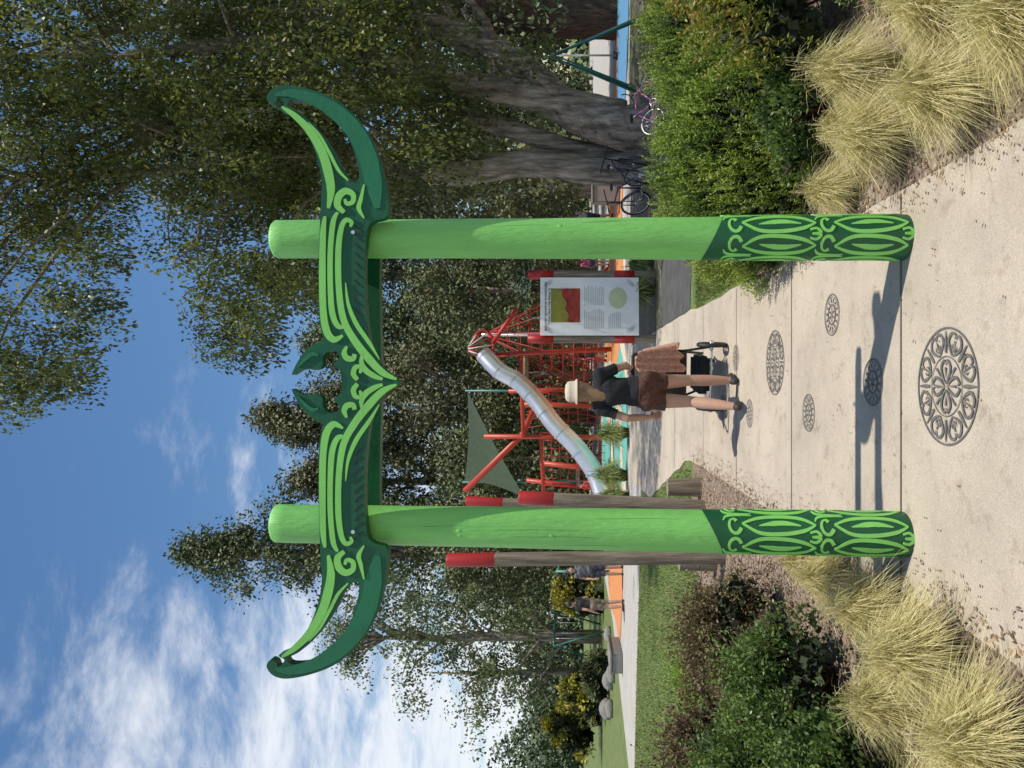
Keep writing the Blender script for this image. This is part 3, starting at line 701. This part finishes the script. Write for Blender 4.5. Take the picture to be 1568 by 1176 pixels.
litter('leaf_litter',(-1.01,-.8),(2.3,10),700,.020,.022)
litter('leaf_litter',(.8,.95),(2.3,7),400,.020,.022)

# ------------------------------------------------------------ log poles with red tops
def logpole(nm,x,y,h,r,lean=(0,0),red=.5,band=False):
    mb=MB(); n=16
    c=lambda z:(lean[0]*z/h,lean[1]*z/h,z)
    zs=np.linspace(-.1,h-red,9); mb.tube([c(z) for z in zs],[r*1.05-(.12*r*max(z,0)/h) for z in zs],M_log,n=n,wob=.025)
    if red>0:
        mb.tube([c(h-red-.01),c(h-red),c(h-.02),c(h)],[r*.94,r*.97,r*.95,r*.82],M_red,n=n)
    o=mb.obj(nm,None,False,(x,y,0)); smooth_angle(o,50); return o
logpole('red_topped_log_pole',-1.83,7.85,2.95,.078,(-.04,0),.50)
logpole('red_topped_log_pole',-1.50,9.0,2.27,.088,(.12,0),.42)
logpole('red_topped_log_pole',-1.72,9.9,3.05,.07,(.14,.1),.5)
logpole('log_stump',-1.30,9.3,.42,.115,(0,0),0)
logpole('log_stump',-2.0,8.3,.42,.10,(0,0),0)
logpole('log_stump',-1.72,8.7,.35,.12,(0,0),0)

# ------------------------------------------------------------ information sign
sg=empty('information_sign',(1.46,14.0,0),math.radians(2))
mb=MB()
for x in(-.60,.62):
    mb.tube([(x,.06,z) for z in np.linspace(-.1,2.42,8)],[.085]*8,M_log,n=14,wob=.02)
    mb.tube([(x,.06,.42),(x,.06,.80)],.088,M_red,n=14)
    mb.tube([(x,.06,1.95),(x,.06,2.44)],.088,M_red,n=14)
mb.obj('posts',sg,True)
M_panel=noisy('sign_panel_print',(.70,.71,.70),(.78,.79,.77),3,.4,0)
M_pgrey=noisy('sign_grey_print',(.34,.36,.36),(.42,.44,.44),20,.4,0)
M_ink=noisy('sign_ink',(.05,.05,.055),(.08,.08,.085),5,.5,0)
mb=MB(); mb.box((0,-.045,1.27),(1.10,.03,1.86),M_panel,bev=.006)
def flat(x0,z0,x1,z1,mat,y=-.0645):
    mb.add([(x0,y,z0),(x1,y,z0),(x1,y,z1),(x0,y,z1)],[(0,1,2,3)],mat)
flat(-.30,1.45,.34,2.0,noisy('hill_photo_sky',(.16,.17,.02),(.30,.27,.03),3,.5,0),-.0635)
mb.add([(-.30,-.066,1.45),(.34,-.066,1.45),(.34,-.066,1.80),(.18,-.066,1.78),(.06,-.066,1.70),(-.05,-.066,1.74),(-.16,-.066,1.66),(-.30,-.066,1.69)],[(0,1,2,3,4,5,6,7)],noisy('hill_photo_land',(.12,.008,.004),(.45,.04,.02),5,.5,0,(1,1,3)))
for q in range(11):
    z=1.36-q*.035; flat(-.42,z,-.06-random.uniform(0,.05),z+.011,M_pgrey); flat(.02,z,.40-random.uniform(0,.06),z+.011,M_pgrey)
for q in range(7):
    z=.90-q*.035; flat(-.42,z,-.10-random.uniform(0,.1),z+.011,M_pgrey)
M_pale=noisy('sign_pale_green_print',(.45,.50,.30),(.55,.60,.36),9,.5,0)
mb.add([(.16+.20*math.cos(t),-.0655,.74+.17*math.sin(t)) for t in np.linspace(0,2*pi,24,endpoint=False)],[tuple(range(24))],M_pale)
for cx_,cz,sx_,sz in((-.44,2.08,1,-1),(.44,2.08,-1,-1),(-.44,.46,1,1),(.44,.46,-1,1)):
    for q in range(3):
        mp=lambda a,b,h,q=q:(a,-.066-.0004*q,b)
        ribbon(mb,[(cx_-sx_*.07+sx_*q*.035,cz+sz*.11),(cx_-sx_*.02+sx_*q*.03,cz+sz*.02),(cx_+sx_*.07,cz-sz*.06+sz*q*.03)],[.008,.014,.006],mp,0,0,M_pgrey)
mb.obj('panel',sg)
for i,(txt,z,sz) in enumerate((('MARGARET MOUNTAIN PLAYGROUND',2.10,.052),('Te Papa Takaro o Nga Maunga Tu',2.035,.05))):
    cu=bpy.data.curves.new('title','FONT'); cu.body=txt; cu.size=sz; cu.align_x='CENTER'; cu.extrude=.0005; cu.offset=.001
    t=bpy.data.objects.new('title_%d'%(i+1),cu); COL.objects.link(t); t.parent=sg; t.location=(0,-.0675,z-.02); t.rotation_euler=(pi/2,0,0); cu.materials.append(M_ink)

# ------------------------------------------------------------ playground
cl=empty('playground_climbing_net',(0,0,0)); mb=MB()
for q in range(12):
    a=2*pi*q/12
    mb.tube([(2.0,30,5.1),(2.0+2.5*math.cos(a),30+2.5*math.sin(a),.6)],.017,M_red,n=5)
for f in np.linspace(.12,1,10):
    mb.tube([(2.0+2.5*f*math.cos(2*pi*q/12),30+2.5*f*math.sin(2*pi*q/12),5.1-4.5*f) for q in range(12)],.013,M_red,n=5,closed=True)
mb.tube([(2,30,0),(2,30,5.2)],.07,M_steel,n=10)
for a in (0.3,1.9,3.5,5.1): mb.tube([(2+3.0*math.cos(a),30+3.0*math.sin(a),0),(2+2.5*math.cos(a),30+2.5*math.sin(a),.7)],.07,M_orange,n=8)
mb.obj('net_ropes',cl,True)
tw=empty('playground_slide_tower'); mb=MB()
for (x0,y0,x1,z1) in [(-2.1,29,-2.05,5.0),(1.35,28.6,1.1,5.0),(-.2,31,-.3,4.2),(-4.3,30,-3.9,3.4),(-3.3,28,-3.0,2.6),(-.9,29.4,-.8,3.5)]:
    mb.tube([(x0,y0,0),(x1,y0,z1)],.095,M_orange,n=10)
mb.tube([(-4.2,29,5.75),(-2.0,29.1,3.5),(-.9,29.2,3.0)],.12,M_orange,n=10)
mb.tube([(-2.1,28.9,3.45),(1.3,28.6,3.55)],.08,M_orange,n=10)
mb.tube([(-4.5,30,2.7),(-1.9,29,2.8)],.07,M_orange,n=10)
mb.tube([(1.2,28.6,4.9),(2.8,27.5,3.6)],.08,M_red,n=10)
for q in range(10):
    x=-4.9+q*.30; mb.tube([(x,30,.2),(x+.25,29.6,2.7)],.014,M_red,n=5)
for z in np.linspace(.4,2.6,8): mb.tube([(-4.9,30,z),(-2.0,29.4,z+.1)],.013,M_red,n=5)
for q in range(10):
    x=-1.7+q*.33; mb.tube([(x,30.4,.3),(x+.45,30.2,3.4)],.013,M_red,n=5); mb.tube([(x+.4,30.5,.3),(x-.1,30.3,3.4)],.013,M_red,n=5)
for z in np.linspace(.5,3.3,8): mb.tube([(-1.6,30.4,z),(1.4,30.2,z)],.012,M_red,n=5)
mb.box((-3.4,30.2,1.3),(1.4,1.2,.12),M_log); mb.box((.7,29.8,3.4),(1.4,1.3,.14),M_log)
mb.obj('frame_and_nets',tw,True)
mb=MB()
P=catm([(1.15,28.3,4.95),(.5,28.0,4.3),(.1,27.8,3.6),(-.6,27.6,2.9),(-1.5,27.3,2.2),(-2.3,27.0,1.4),(-3.2,26.8,.75),(-4.0,26.6,.45)],6)
mb.tube(P,[.33]*len(P),M_steel,n=20,cap=False)
for q in range(1,len(P)-1,5): mb.tube([P[q]-(P[q]-P[q-1])*.18,P[q]+(P[q+1]-P[q])*.18],.355,M_steel,n=20,cap=False)
mb.obj('tube_slide',tw,True)
mb=MB(); 
for q in range(12):
    a=2*pi*q/12; mb.tube([(1.5+.55*math.cos(a),28.3,4.95+.4*math.sin(a)),(1.35+.1*math.cos(a),28.2,5.5)],.03,M_white if q%2 else M_red,n=5)
mb.tube([(1.5+.55*math.cos(a),28.3,4.95+.4*math.sin(a)) for a in np.linspace(0,2*pi,20,endpoint=False)],.05,M_red,n=6,closed=True)
mb.obj('entry_hood',tw,True)
M_sail=noisy('shade_cloth',(.045,.075,.045),(.07,.105,.06),8,.8,.1)
def sail(nm,pts,posts):
    mb=MB(); kk=10; A,B,Cc=[Vector(p) for p in pts]; vs=[];idx={}
    for i in range(kk+1):
        for j in range(kk+1-i):
            a,b=i/kk,j/kk; c=1-a-b; p=A*a+B*b+Cc*c; ctr=(A+B+Cc)/3
            pull=.25*(4*a*b*(1-c)+4*b*c*(1-a)+4*a*c*(1-b)); p=p.lerp(ctr,pull*.5); p.z-=.5*a*b*c*9*.5
            idx[i,j]=len(vs); vs.append(p)
    fs=[]
    for i in range(kk):
        for j in range(kk-i):
            fs.append((idx[i,j],idx[i+1,j],idx[i,j+1]))
            if j<kk-i-1: fs.append((idx[i+1,j],idx[i+1,j+1],idx[i,j+1]))
    mb.add(vs,fs,M_sail)
    for p in posts: mb.tube([(p[0],p[1],0),(p[0]*1.01,p[1],p[2]+.1)],.05,M_tealp,n=8)
    mb.obj(nm,None,True)
sail('shade_sail',[(-.3,33,6.2),(-5.0,32.5,3.6),(-4.4,33.5,6.4)],[(-5.0,32.5,3.6),(-4.4,33.5,6.4),(-.3,33,6.2)])
sail('shade_sail',[(3.0,34,3.6),(6.2,33,3.0),(5.4,37,4.9)],[(3.0,34,3.6),(6.2,33,3.0),(5.4,37,4.9)])
def swing(x,y,w,h,rz=0):
    e=empty('swing_set',(x,y,0),rz); mb=MB()
    for sx_ in(-w/2,w/2):
        mb.tube([(sx_,-.8,0),(sx_,0,h),(sx_,.8,0)],.05,M_tealp,n=8)
    mb.tube([(-w/2,0,h),(w/2,0,h)],.05,M_tealp,n=8)
    for q in(-.22,.22):
        for d in(-.22,.22): mb.tube([(q*w+d,0,h),(q*w+d,0,.5)],.012,M_steel,n=5)
        mb.box((q*w,0,.48),(.48,.18,.04),M_black)
    mb.obj('frame_and_seats',e,True)
swing(8.4,18.9,2.4,2.1,math.radians(65))
swing(-12.2,37,3.0,2.4,1.3)
mb=MB()
for x,y in((-7.6,30),(-7.4,32)): mb.tube([(x,y,0),(x,y,2.2)],.06,M_tealp,n=8)
mb.tube([(-7.6,30,2.1),(-7.4,32,2.1)],.05,M_tealp,n=8)
mb.tube([(-5.7,31,0),(-5.7,31,3.6)],.08,M_orange,n=8); mb.tube([(-5.7,31,3.5),(-5.0,32.4,3.2)],.05,M_orange,n=8)
mb.obj('climbing_bars',None,True)
M_wall=concrete('grey_concrete_wall',(.26,.25,.235),(.19,.18,.17))
for (c,s) in (((-8.6,23.5,.17),(.6,1.6,.34)),((6.8,24,.45),(1.9,.5,.85))):
    mb=MB(); mb.box((0,0,0),s,M_wall,bev=.03); mb.box((0,0,s[2]/2+.035),(s[0]+.05,s[1]+.05,.05),M_wall,bev=.01); mb.obj('concrete_bench',None,False,c)
for q,(x,y,r) in enumerate([(-10.6,27,.32),(-11.4,28.4,.4),(-10.0,29.5,.3),(-12.4,28.2,.32),(-13.2,30,.45),(-9.9,26,.22)]):
    bm=bmesh.new(); bmesh.ops.create_icosphere(bm,subdivisions=3,radius=r)
    for v in bm.verts: v.co*=1+.16*math.sin(v.co.x*2.5/r+q)*math.cos(v.co.y*3/r+q)+random.uniform(-.03,.03); v.co.z*=.65
    me=bpy.data.meshes.new('boulder'); bm.to_mesh(me); bm.free(); me.materials.append(M_wall)
    o=bpy.data.objects.new('boulder',me); COL.objects.link(o); o.location=(x,y,r*.3)

# ------------------------------------------------------------ bicycles
def wheel(mb,c,r,rot,spk=14,tire=.022,mt=M_black):
    f=lambda p:Vector(c)+rot@Vector(p)
    mb.tube([f((r*math.cos(t),0,r*math.sin(t))) for t in np.linspace(0,2*pi,30,endpoint=False)],tire,mt,n=7,closed=True)
    mb.tube([f((r*.93*math.cos(t),0,r*.93*math.sin(t))) for t in np.linspace(0,2*pi,30,endpoint=False)],tire*.45,M_steel,n=5,closed=True)
    for q in range(spk):
        t=2*pi*q/spk; mb.tube([f((0,.02*(-1)**q,0)),f((r*.93*math.cos(t),0,r*.93*math.sin(t)))],.0022,M_steel,n=4)
    mb.tube([f((0,-.05,0)),f((0,.05,0))],.022,M_steel,n=8)
def bicycle(loc,rz,lean,sc,colr):
    m=paint('bicycle_frame_paint',colr,.3,.1); e=empty('bicycle',loc); e.rotation_euler=(lean,0,rz); e.rotation_mode='XYZ'; e.scale=(sc,sc,sc)
    mb=MB(); I=Matrix.Identity(3); r=.33
    wheel(mb,(-.52,0,r+.02),r,I); wheel(mb,(.52,0,r+.02),r,Matrix.Rotation(.25,3,'Z'))
    bb=(-.06,0,.30);st=(-.20,0,.80);hd=(.36,0,.85);hl=(.40,0,.72);rr=(-.52,0,.35);fr=(.52,0,.35)
    for a,b,q in((bb,st,.018),(st,hd,.018),(bb,hl,.022),(hd,hl,.022)): mb.tube([a,b],q,m,n=8)
    for y in(-.05,.05):
        for a in(bb,st): mb.tube([a,(rr[0],y,rr[2])],.010,m,n=6)
        mb.tube([hl,(.43,y,.66),(fr[0],y,fr[2])],.012,m,n=6)
    mb.tube([st,(-.235,0,.93)],.014,M_steel,n=8); mb.tube([hd,(.33,0,.97),(.37,0,1.0)],.016,M_black,n=8)
    mb.tube([(.26,-.31,1.03),(.34,-.18,1.02),(.38,0,1.0),(.34,.18,1.02),(.26,.31,1.03)],.014,M_black,n=8)
    mb.ball((-.25,0,.95),(.13,.06,.03),M_black)
    mb.tube([(-.06+.09*math.cos(t),-.06,.30+.09*math.sin(t)) for t in np.linspace(0,2*pi,16,endpoint=False)],.006,M_steel,n=5,closed=True)
    for s_ in(-1,1):
        mb.tube([(-.06,s_*.07,.30),(-.06+s_*.15,s_*.09,.30-s_*.06)],.01,M_steel,n=6); mb.box((-.06+s_*.15,s_*.13,.30-s_*.06),(.09,.08,.02),M_black)
    mb.obj('frame_and_wheels',e,True)
bicycle((4.9,12.6,.02),.15,math.radians(-38),.72,(.45,.12,.28))
bicycle((4.25,14.9,0),1.0,math.radians(12),.95,(.03,.03,.035))
bicycle((3.85,14.5,0),1.9,math.radians(-10),.9,(.04,.05,.10))

# ------------------------------------------------------------ people
def sph():
    nu,nv=14,9; vs=[(0,0,1)];fs=[]
    for i in range(1,nv):
        p=pi*i/nv
        for j in range(nu):
            t=2*pi*j/nu; vs.append((math.sin(p)*math.cos(t),math.sin(p)*math.sin(t),math.cos(p)))
    vs.append((0,0,-1))
    for j in range(nu): fs.append((0,1+j,1+(j+1)%nu))
    for i in range(nv-2):
        for j in range(nu):
            a=1+i*nu+j;b=1+i*nu+(j+1)%nu; fs.append((a,a+nu,b+nu,b))
    e=len(vs)-1
    for j in range(nu): fs.append((e,1+(nv-2)*nu+(j+1)%nu,1+(nv-2)*nu+j))
    return np.array(vs),fs
SV,SF=sph()
def human(name,loc,yaw,H=1.62,pose=None,shirt=(.02,.02,.025),short=(.06,.03,.025),shoe=(.03,.03,.03),hair=(.12,.07,.035),skin=(.50,.29,.20),longhair=False,hat=None,voxel=.010,sleeve=.5,shortlen=.42,female=True,headyaw=0):
    J=dict(pel=(0,0,.90),wai=(0,.0,1.04),che=(0,.0,1.23),nek=(0,-.01,1.37),hed=(0,.02,1.52),
     shL=(-.165,-.005,1.335),shR=(.165,-.005,1.335),elL=(-.225,-.03,1.06),elR=(.225,-.03,1.06),wrL=(-.245,.06,.83),wrR=(.245,.06,.83),
     hiL=(-.085,0,.88),hiR=(.085,0,.88),knL=(-.09,.03,.49),knR=(.09,.03,.49),anL=(-.095,-.01,.085),anR=(.095,-.01,.085),toL=(-.11,.14,.035),toR=(.11,.14,.035))
    if pose: J.update(pose)
    J={q:np.array(v,float) for q,v in J.items()}
    B=[]
    fine=voxel<.01
    def chain(a,b,ra,rb,lab,n=9,sc=(1,1,1),mid=None):
        a=np.array(a,float);b=np.array(b,float)
        if fine: n=int(n*2.6)
        for i in range(n):
            t=i/(n-1); r=ra+(rb-ra)*t
            if mid is not None: r+=mid*math.sin(pi*t)
            B.append((a+(b-a)*t,(r*sc[0],r*sc[1],r*sc[2]),lab,t))
    sw=.92 if female else 1.05
    chain(J['pel'],J['wai'],.150 if female else .145,.118,'pel',6,(1.06,.78,.8))
    chain(J['wai'],J['che'],.118,.142,'tor',7,(1.02*sw,.75,.8))
    chain(J['che'],J['nek']-np.array([0,0,.04]),.142,.085,'tor',5,(1.05*sw,.70,.7))
    chain(J['shL'],J['shR'],.055,.055,'tor',9)
    if female:
        for s in(-1,1): B.append((J['che']+np.array([s*.065,.075,-.02]),(.06,.055,.06),'tor',.5))
    chain(J['nek']-np.array([0,0,.03]),J['hed']-np.array([0,.02,.06]),.050,.047,'neck',5)
    hc=J['hed']; cy_,sy_=math.cos(headyaw),math.sin(headyaw)
    def hp(x,y,z): return hc+np.array([cy_*x-sy_*y,sy_*x+cy_*y,z])
    B.append((hp(0,-.01,.02),(.078,.092,.092),'head',0)); B.append((hp(0,.02,-.035),(.062,.072,.075),'head',0)); B.append((hp(0,.05,-.075),(.036,.035,.030),'head',0))
    B.append((hp(0,.098,-.02),(.012,.018,.022),'head',0)); B.append((hp(0,.088,-.058),(.024,.012,.009),'lip',0))
    for s in(-1,1): B.append((hp(s*.078,-.005,-.015),(.010,.02,.03),'head',0))
    for s,L in((-1,'L'),(1,'R')):
        chain(J['sh'+L],J['el'+L],.050,.038,'uarm'+L,9); chain(J['el'+L],J['wr'+L],.037,.024,'farm'+L,9,mid=.004)
        chain(J['hi'+L],J['kn'+L],.088,.056,'thigh'+L,12); chain(J['kn'+L],J['an'+L],.053,.036,'calf'+L,12,mid=.010)
        chain(J['an'+L]-np.array([0,.02,.03]),J['to'+L],.040,.034,'foot',7,(1,1,.85)); B.append((J['an'+L]+np.array([0,-.035,-.045]),(.036,.04,.036),'foot',0))
        d=J['wr'+L]-J['el'+L]; d/=np.linalg.norm(d); fw=np.array([-s*.6,.8,0.]); fw-=d*fw.dot(d); fw/=np.linalg.norm(fw)
        w=J['wr'+L]; B.append((w+d*.03,(.024,.024,.026),'hand',0)); 
        for q in(-.022,-.007,.008,.022): B.append((w+d*.065+fw*q,(.014,.014,.018),'hand',0)); B.append((w+d*.045+fw*q*.8,(.014,.014,.016),'hand',0))
        inn=np.array([-s*1.,0,0]); 
        for q,l in((.030,.070),(.010,.080),(-.010,.075),(-.028,.058)):
            p=w+d*.08+fw*q; dd=d.copy()
            for _ in range(9):
                B.append((p.copy(),(.0095,)*3,'hand',0)); dd=dd+inn*.10; dd/=np.linalg.norm(dd); p=p+dd*l/9
        p=w+d*.035+fw*.026; dd=d*.6+fw*.8; 
        for _ in range(8): B.append((p.copy(),(.0105,)*3,'hand',0)); p=p+dd/np.linalg.norm(dd)*.0075; dd=dd+d*.12
    vs=[];fs=[];o=0
    for c,r,l,t in B:
        vs.append(SV*np.array(r)+c); fs+=[tuple(i+o for i in f) for f in SF]; o+=len(SV)
    vs=np.concatenate(vs)
    me=bpy.data.meshes.new('tmp'); me.from_pydata(vs.tolist(),[],fs); ob=bpy.data.objects.new('tmp',me); COL.objects.link(ob)
    md=ob.modifiers.new('r','REMESH'); md.mode='VOXEL'; md.voxel_size=voxel*.7; md2=ob.modifiers.new('s','SMOOTH'); md2.iterations=4; md2.factor=.5
    dg=bpy.context.evaluated_depsgraph_get(); body=bpy.data.meshes.new_from_object(ob.evaluated_get(dg)); bpy.data.objects.remove(ob)
    n=len(body.polygons); ctr=np.empty(n*3); body.polygons.foreach_get('center',ctr); ctr=ctr.reshape(-1,3)
    BC=np.array([b[0] for b in B]);BR=np.array([b[1] for b in B]); idx=np.empty(n,int)
    for i in range(0,n,3000):
        d=np.linalg.norm((ctr[i:i+3000,None,:]-BC[None])/BR[None],axis=2); idx[i:i+3000]=d.argmin(1)
    root=empty(name,loc,yaw); sc=H/1.62; root.scale=(sc,sc,sc)
    m_skin=noisy('skin',[c*.92 for c in skin],skin,12,.55,.05); m_sh=noisy('shirt_fabric',[c*.8 for c in shirt],[min(1,c*1.25) for c in shirt],25,.9,.3); m_st=noisy('shorts_fabric',[c*.5 for c in short],[min(1,c*1.9) for c in short],45,.9,.3)
    m_so=paint('shoe',shoe,.7); m_ha=noisy('hair',[c*.6 for c in hair],[c*1.4 for c in hair],30,.5,.4,(8,8,1)); m_lip=paint('lips',(.38,.13,.11),.5)
    for m in(m_skin,m_sh,m_st,m_so,m_lip): body.materials.append(m)
    mi=np.zeros(n,int); cov=np.zeros(n,int)
    for i in range(n):
        lab=B[idx[i]][2]; z=ctr[i,2]
        if lab=='foot': mi[i]=3
        elif lab=='lip': mi[i]=4
        elif lab=='tor' and z<J['nek'][2]+.02: cov[i]=1
        elif lab=='pel': cov[i]=1 if z>.97 else 2
        elif lab.startswith('uarm'):
            L=lab[-1]; a=J['sh'+L];b=J['el'+L]; t=np.dot(ctr[i]-a,b-a)/np.dot(b-a,b-a)
            if t<sleeve: cov[i]=1
        elif lab.startswith('thigh') or lab.startswith('calf'):
            L=lab[-1]; a=J['hi'+L];b=J['kn'+L]; t=np.dot(ctr[i]-a,b-a)/np.dot(b-a,b-a)
            if t<shortlen: cov[i]=2
    mi[cov==1]=1; mi[cov==2]=2
    body.polygons.foreach_set('material_index',mi.astype(np.int32)); body.polygons.foreach_set('use_smooth',[True]*n)
    bo=bpy.data.objects.new('body',body); COL.objects.link(bo); bo.parent=root
    for kk,nm,mm,off in((1,'shirt',m_sh,.012),(2,'shorts',m_st,.018)):
        bm=bmesh.new(); bm.from_mesh(body); bm.faces.ensure_lookup_table()
        bmesh.ops.delete(bm,geom=[f for f in bm.faces if cov[f.index]!=kk],context='FACES')
        bm.normal_update()
        for v in bm.verts: v.co+=v.normal*off*(1+.4*math.sin(v.co.z*34+v.co.x*22+v.co.y*9))
        me=bpy.data.meshes.new(nm); bm.to_mesh(me); bm.free(); me.materials.clear(); me.materials.append(mm)
        for p in me.polygons: p.material_index=0
        oo=bpy.data.objects.new(nm,me); COL.objects.link(oo); oo.parent=root; s_=oo.modifiers.new('t','SOLIDIFY'); s_.thickness=.006; s_.offset=-1
    mb=MB(); mbw=paint('eye_white',(.7,.7,.68),.3,0); mbi=paint('iris',(.05,.03,.02),.3,0)
    for s in(-1,1): mb.ball(hp(s*.030,.078,.0),.011,mbw,10,7); mb.ball(hp(s*.030,.0875,.0),.005,mbi,8,6)
    Rz=Matrix.Rotation(headyaw,3,'Z')
    mb.ball(hp(0,-.022,.035),(.086,.096,.092),m_ha,18,12,Rz)
    for _ in range(160 if longhair else 50):
        a0=pi+(random.uniform(-1.15,1.15))
        x0=.083*math.sin(a0);y0=.09*math.cos(a0)-.01
        L=random.uniform(.30,.44) if longhair else random.uniform(.07,.10)
        pts=[hp(x0*(1+.05*q),y0*(1.0+(.28*q if longhair else -.05*q)),.05-L*q+.0) for q in np.linspace(0,1,7)]
        if longhair:
            for j,p in enumerate(pts): p[0]*=(1-.22*j/6)
        mb.tube(pts,[.010,.011,.010,.010,.009,.007,.002],m_ha,n=5)
    if hat is not None:
        mh=noisy('hat_fabric',[c*.85 for c in hat],hat,40,.9,.2)
        vs=[];fs=[];prof=[(.118,-.004),(.110,.012),(.098,.022),(.098,.06),(.090,.088),(.062,.108),(.0,.114)]
        for (r,z) in prof:
            for j in range(24):
                t=2*pi*j/24; vs.append(hp(r*math.cos(t),-.012+r*1.08*math.sin(t),z+.028))
        for i in range(len(prof)-1):
            for j in range(24): fs.append((i*24+j,i*24+(j+1)%24,(i+1)*24+(j+1)%24,(i+1)*24+j))
        mb.add(vs,fs,mh)
    mb.obj('head_details',root,True)
    return root
woman=human('woman',(-.07,7.08,.012),math.radians(-12),1.64,
   dict(elR=(.23,.10,1.09),wrR=(.17,.30,1.03),elL=(-.25,-.05,1.07),wrL=(-.27,.08,.85),
        knL=(-.095,-.02,.48),anL=(-.09,-.22,.12),toL=(-.10,-.08,.035),knR=(.085,.10,.49),anR=(.08,.12,.085),toR=(.09,.28,.035)),
   shirt=(.014,.014,.018),short=(.075,.03,.02),hair=(.30,.18,.09),longhair=True,hat=(.58,.50,.39),voxel=.009,headyaw=math.radians(-35),sleeve=.62)
human('man',(-6.55,22.0,.01),math.radians(60),1.72,dict(wrR=(.2,.2,1.0)),(.02,.02,.022),(.16,.13,.10),female=False,hair=(.03,.02,.015),voxel=.013,shortlen=.85)
human('man',(-5.7,22.6,.01),math.radians(-160),1.72,None,(.10,.11,.13),(.03,.035,.05),female=False,hair=(.05,.03,.02),voxel=.013,shortlen=.95)
human('child',(5.0,30.5,.02),math.radians(20),1.35,dict(elR=(.24,.1,1.15),wrR=(.25,.25,1.3)),(.50,.12,.22),(.05,.06,.12),hair=(.08,.05,.02),longhair=True,voxel=.014)
human('child',(-3.7,27.0,.02),math.radians(140),1.3,None,(.45,.05,.04),(.03,.03,.04),hair=(.04,.03,.02),voxel=.014,female=False)
human('woman',(1.3,32,.02),math.radians(200),1.65,None,(.02,.02,.025),(.03,.03,.05),hair=(.05,.03,.02),longhair=True,voxel=.014,shortlen=.98)
human('man',(14.2,24.5,.02),math.radians(90),1.75,None,(.04,.05,.12),(.03,.03,.04),female=False,voxel=.014,shortlen=.98)
human('woman',(6.2,27.5,.02),math.radians(30),1.65,None,(.35,.32,.34),(.03,.04,.07),hair=(.1,.06,.03),longhair=True,voxel=.014,shortlen=.98)

# ------------------------------------------------------------ pram
pr=empty('baby_pram',(.05,7.45,.012),math.radians(-6)); mb=MB()
M_fab=noisy('pram_fabric',(.014,.015,.018),(.035,.036,.042),20,.9,.3)
I=Matrix.Rotation(pi/2,3,'Z')
for x in(-.33,.33): wheel(mb,(x,.30,.155),.135,I,10,.024)
for x in(-.12,.12): wheel(mb,(x,.95,.105),.085,I,8,.022)
for s in(-1,1):
    mb.tube([(s*.24,0,1.0),(s*.25,.08,.95),(s*.26,.42,.52),(s*.20,.95,.13)],.014,M_black,n=8)
    mb.tube([(s*.31,.30,.155),(s*.26,.42,.42),(s*.26,.46,.56)],.013,M_black,n=8)
    mb.tube([(s*.10,.95,.13),(s*.2,.93,.17)],.012,M_black,n=8)
mb.tube([(-.24,0,1.0),(0,-.02,1.0),(.24,0,1.0)],.018,M_black,n=8); mb.tube([(-.33,.30,.155),(.33,.30,.155)],.012,M_steel,n=8); mb.tube([(-.2,.93,.15),(.2,.93,.15)],.012,M_steel,n=8)
sec=[(.25,.20,.80),(.26,.42,.42),(.27,.62,.36),(.22,.92,.44),(.18,.98,.55)]
vs=[];fs=[]
for (w_,y,z) in sec: vs+=[(-w_,y,z+.22),(-w_*.9,y,z),(w_*.9,y,z),(w_,y,z+.22)]
for i in range(len(sec)-1):
    for j in range(3): a=i*4+j; fs.append((a,a+1,a+5,a+4))
mb.add(vs,fs,M_fab)
vs=[];fs=[]
for i in range(7):
    a=math.radians(10+i*20)
    for j in range(11):
        b=pi*j/10; rr=.30
        vs.append((-.26*math.cos(b),.42-rr*math.cos(a)*1.0*(.4+.6*math.sin(b)),.66+rr*math.sin(b)*math.sin(a)*1.15+.02*(i%2)))
for i in range(6):
    for j in range(10): q=i*11+j; fs.append((q,q+1,q+12,q+11))
mb.add(vs,fs,M_fab)
mb.box((0,.60,.22),(.40,.46,.14),M_fab,bev=.03)
mb.obj('frame_seat_and_wheels',pr,True)
M_blk=noisy('pink_blanket',(.42,.17,.12),(.58,.29,.20),38,.95,.4,c3=(.68,.50,.40),bscale=80)
vs=[];fs=[];nu,nv=44,20
for i in range(nu+1):
    u=i/nu
    for j in range(nv+1):
        v=j/nv
        if u<.5: x=.06+.42*u*(1+.2*v); y=.06+.09*v
        else: x=.27+.05*v+.02*math.sin((u-.5)*9); y=(u-.5)*.80+.06+.09*v*(1-u)
        L=.40+.10*math.sin(u*5+.6)+.03*math.sin(u*23)
        fold=.020*math.sin(u*40+v*1.5)*(.25+v)
        if u<.5: y+=-fold-.012
        else: x+=fold
        z=.93-.16*max(0,u-.5)+.05*math.sin(u*6)-L*v
        vs.append((x,y,z))
for i in range(nu):
    for j in range(nv): a=i*(nv+1)+j; fs.append((a,a+1,a+nv+2,a+nv+1))
mbb=MB(); mbb.add(vs,fs,M_blk)
o=mbb.obj('blanket',pr,True); s_=o.modifiers.new('t','SOLIDIFY'); s_.thickness=.008
print('objects',len(bpy.data.objects))
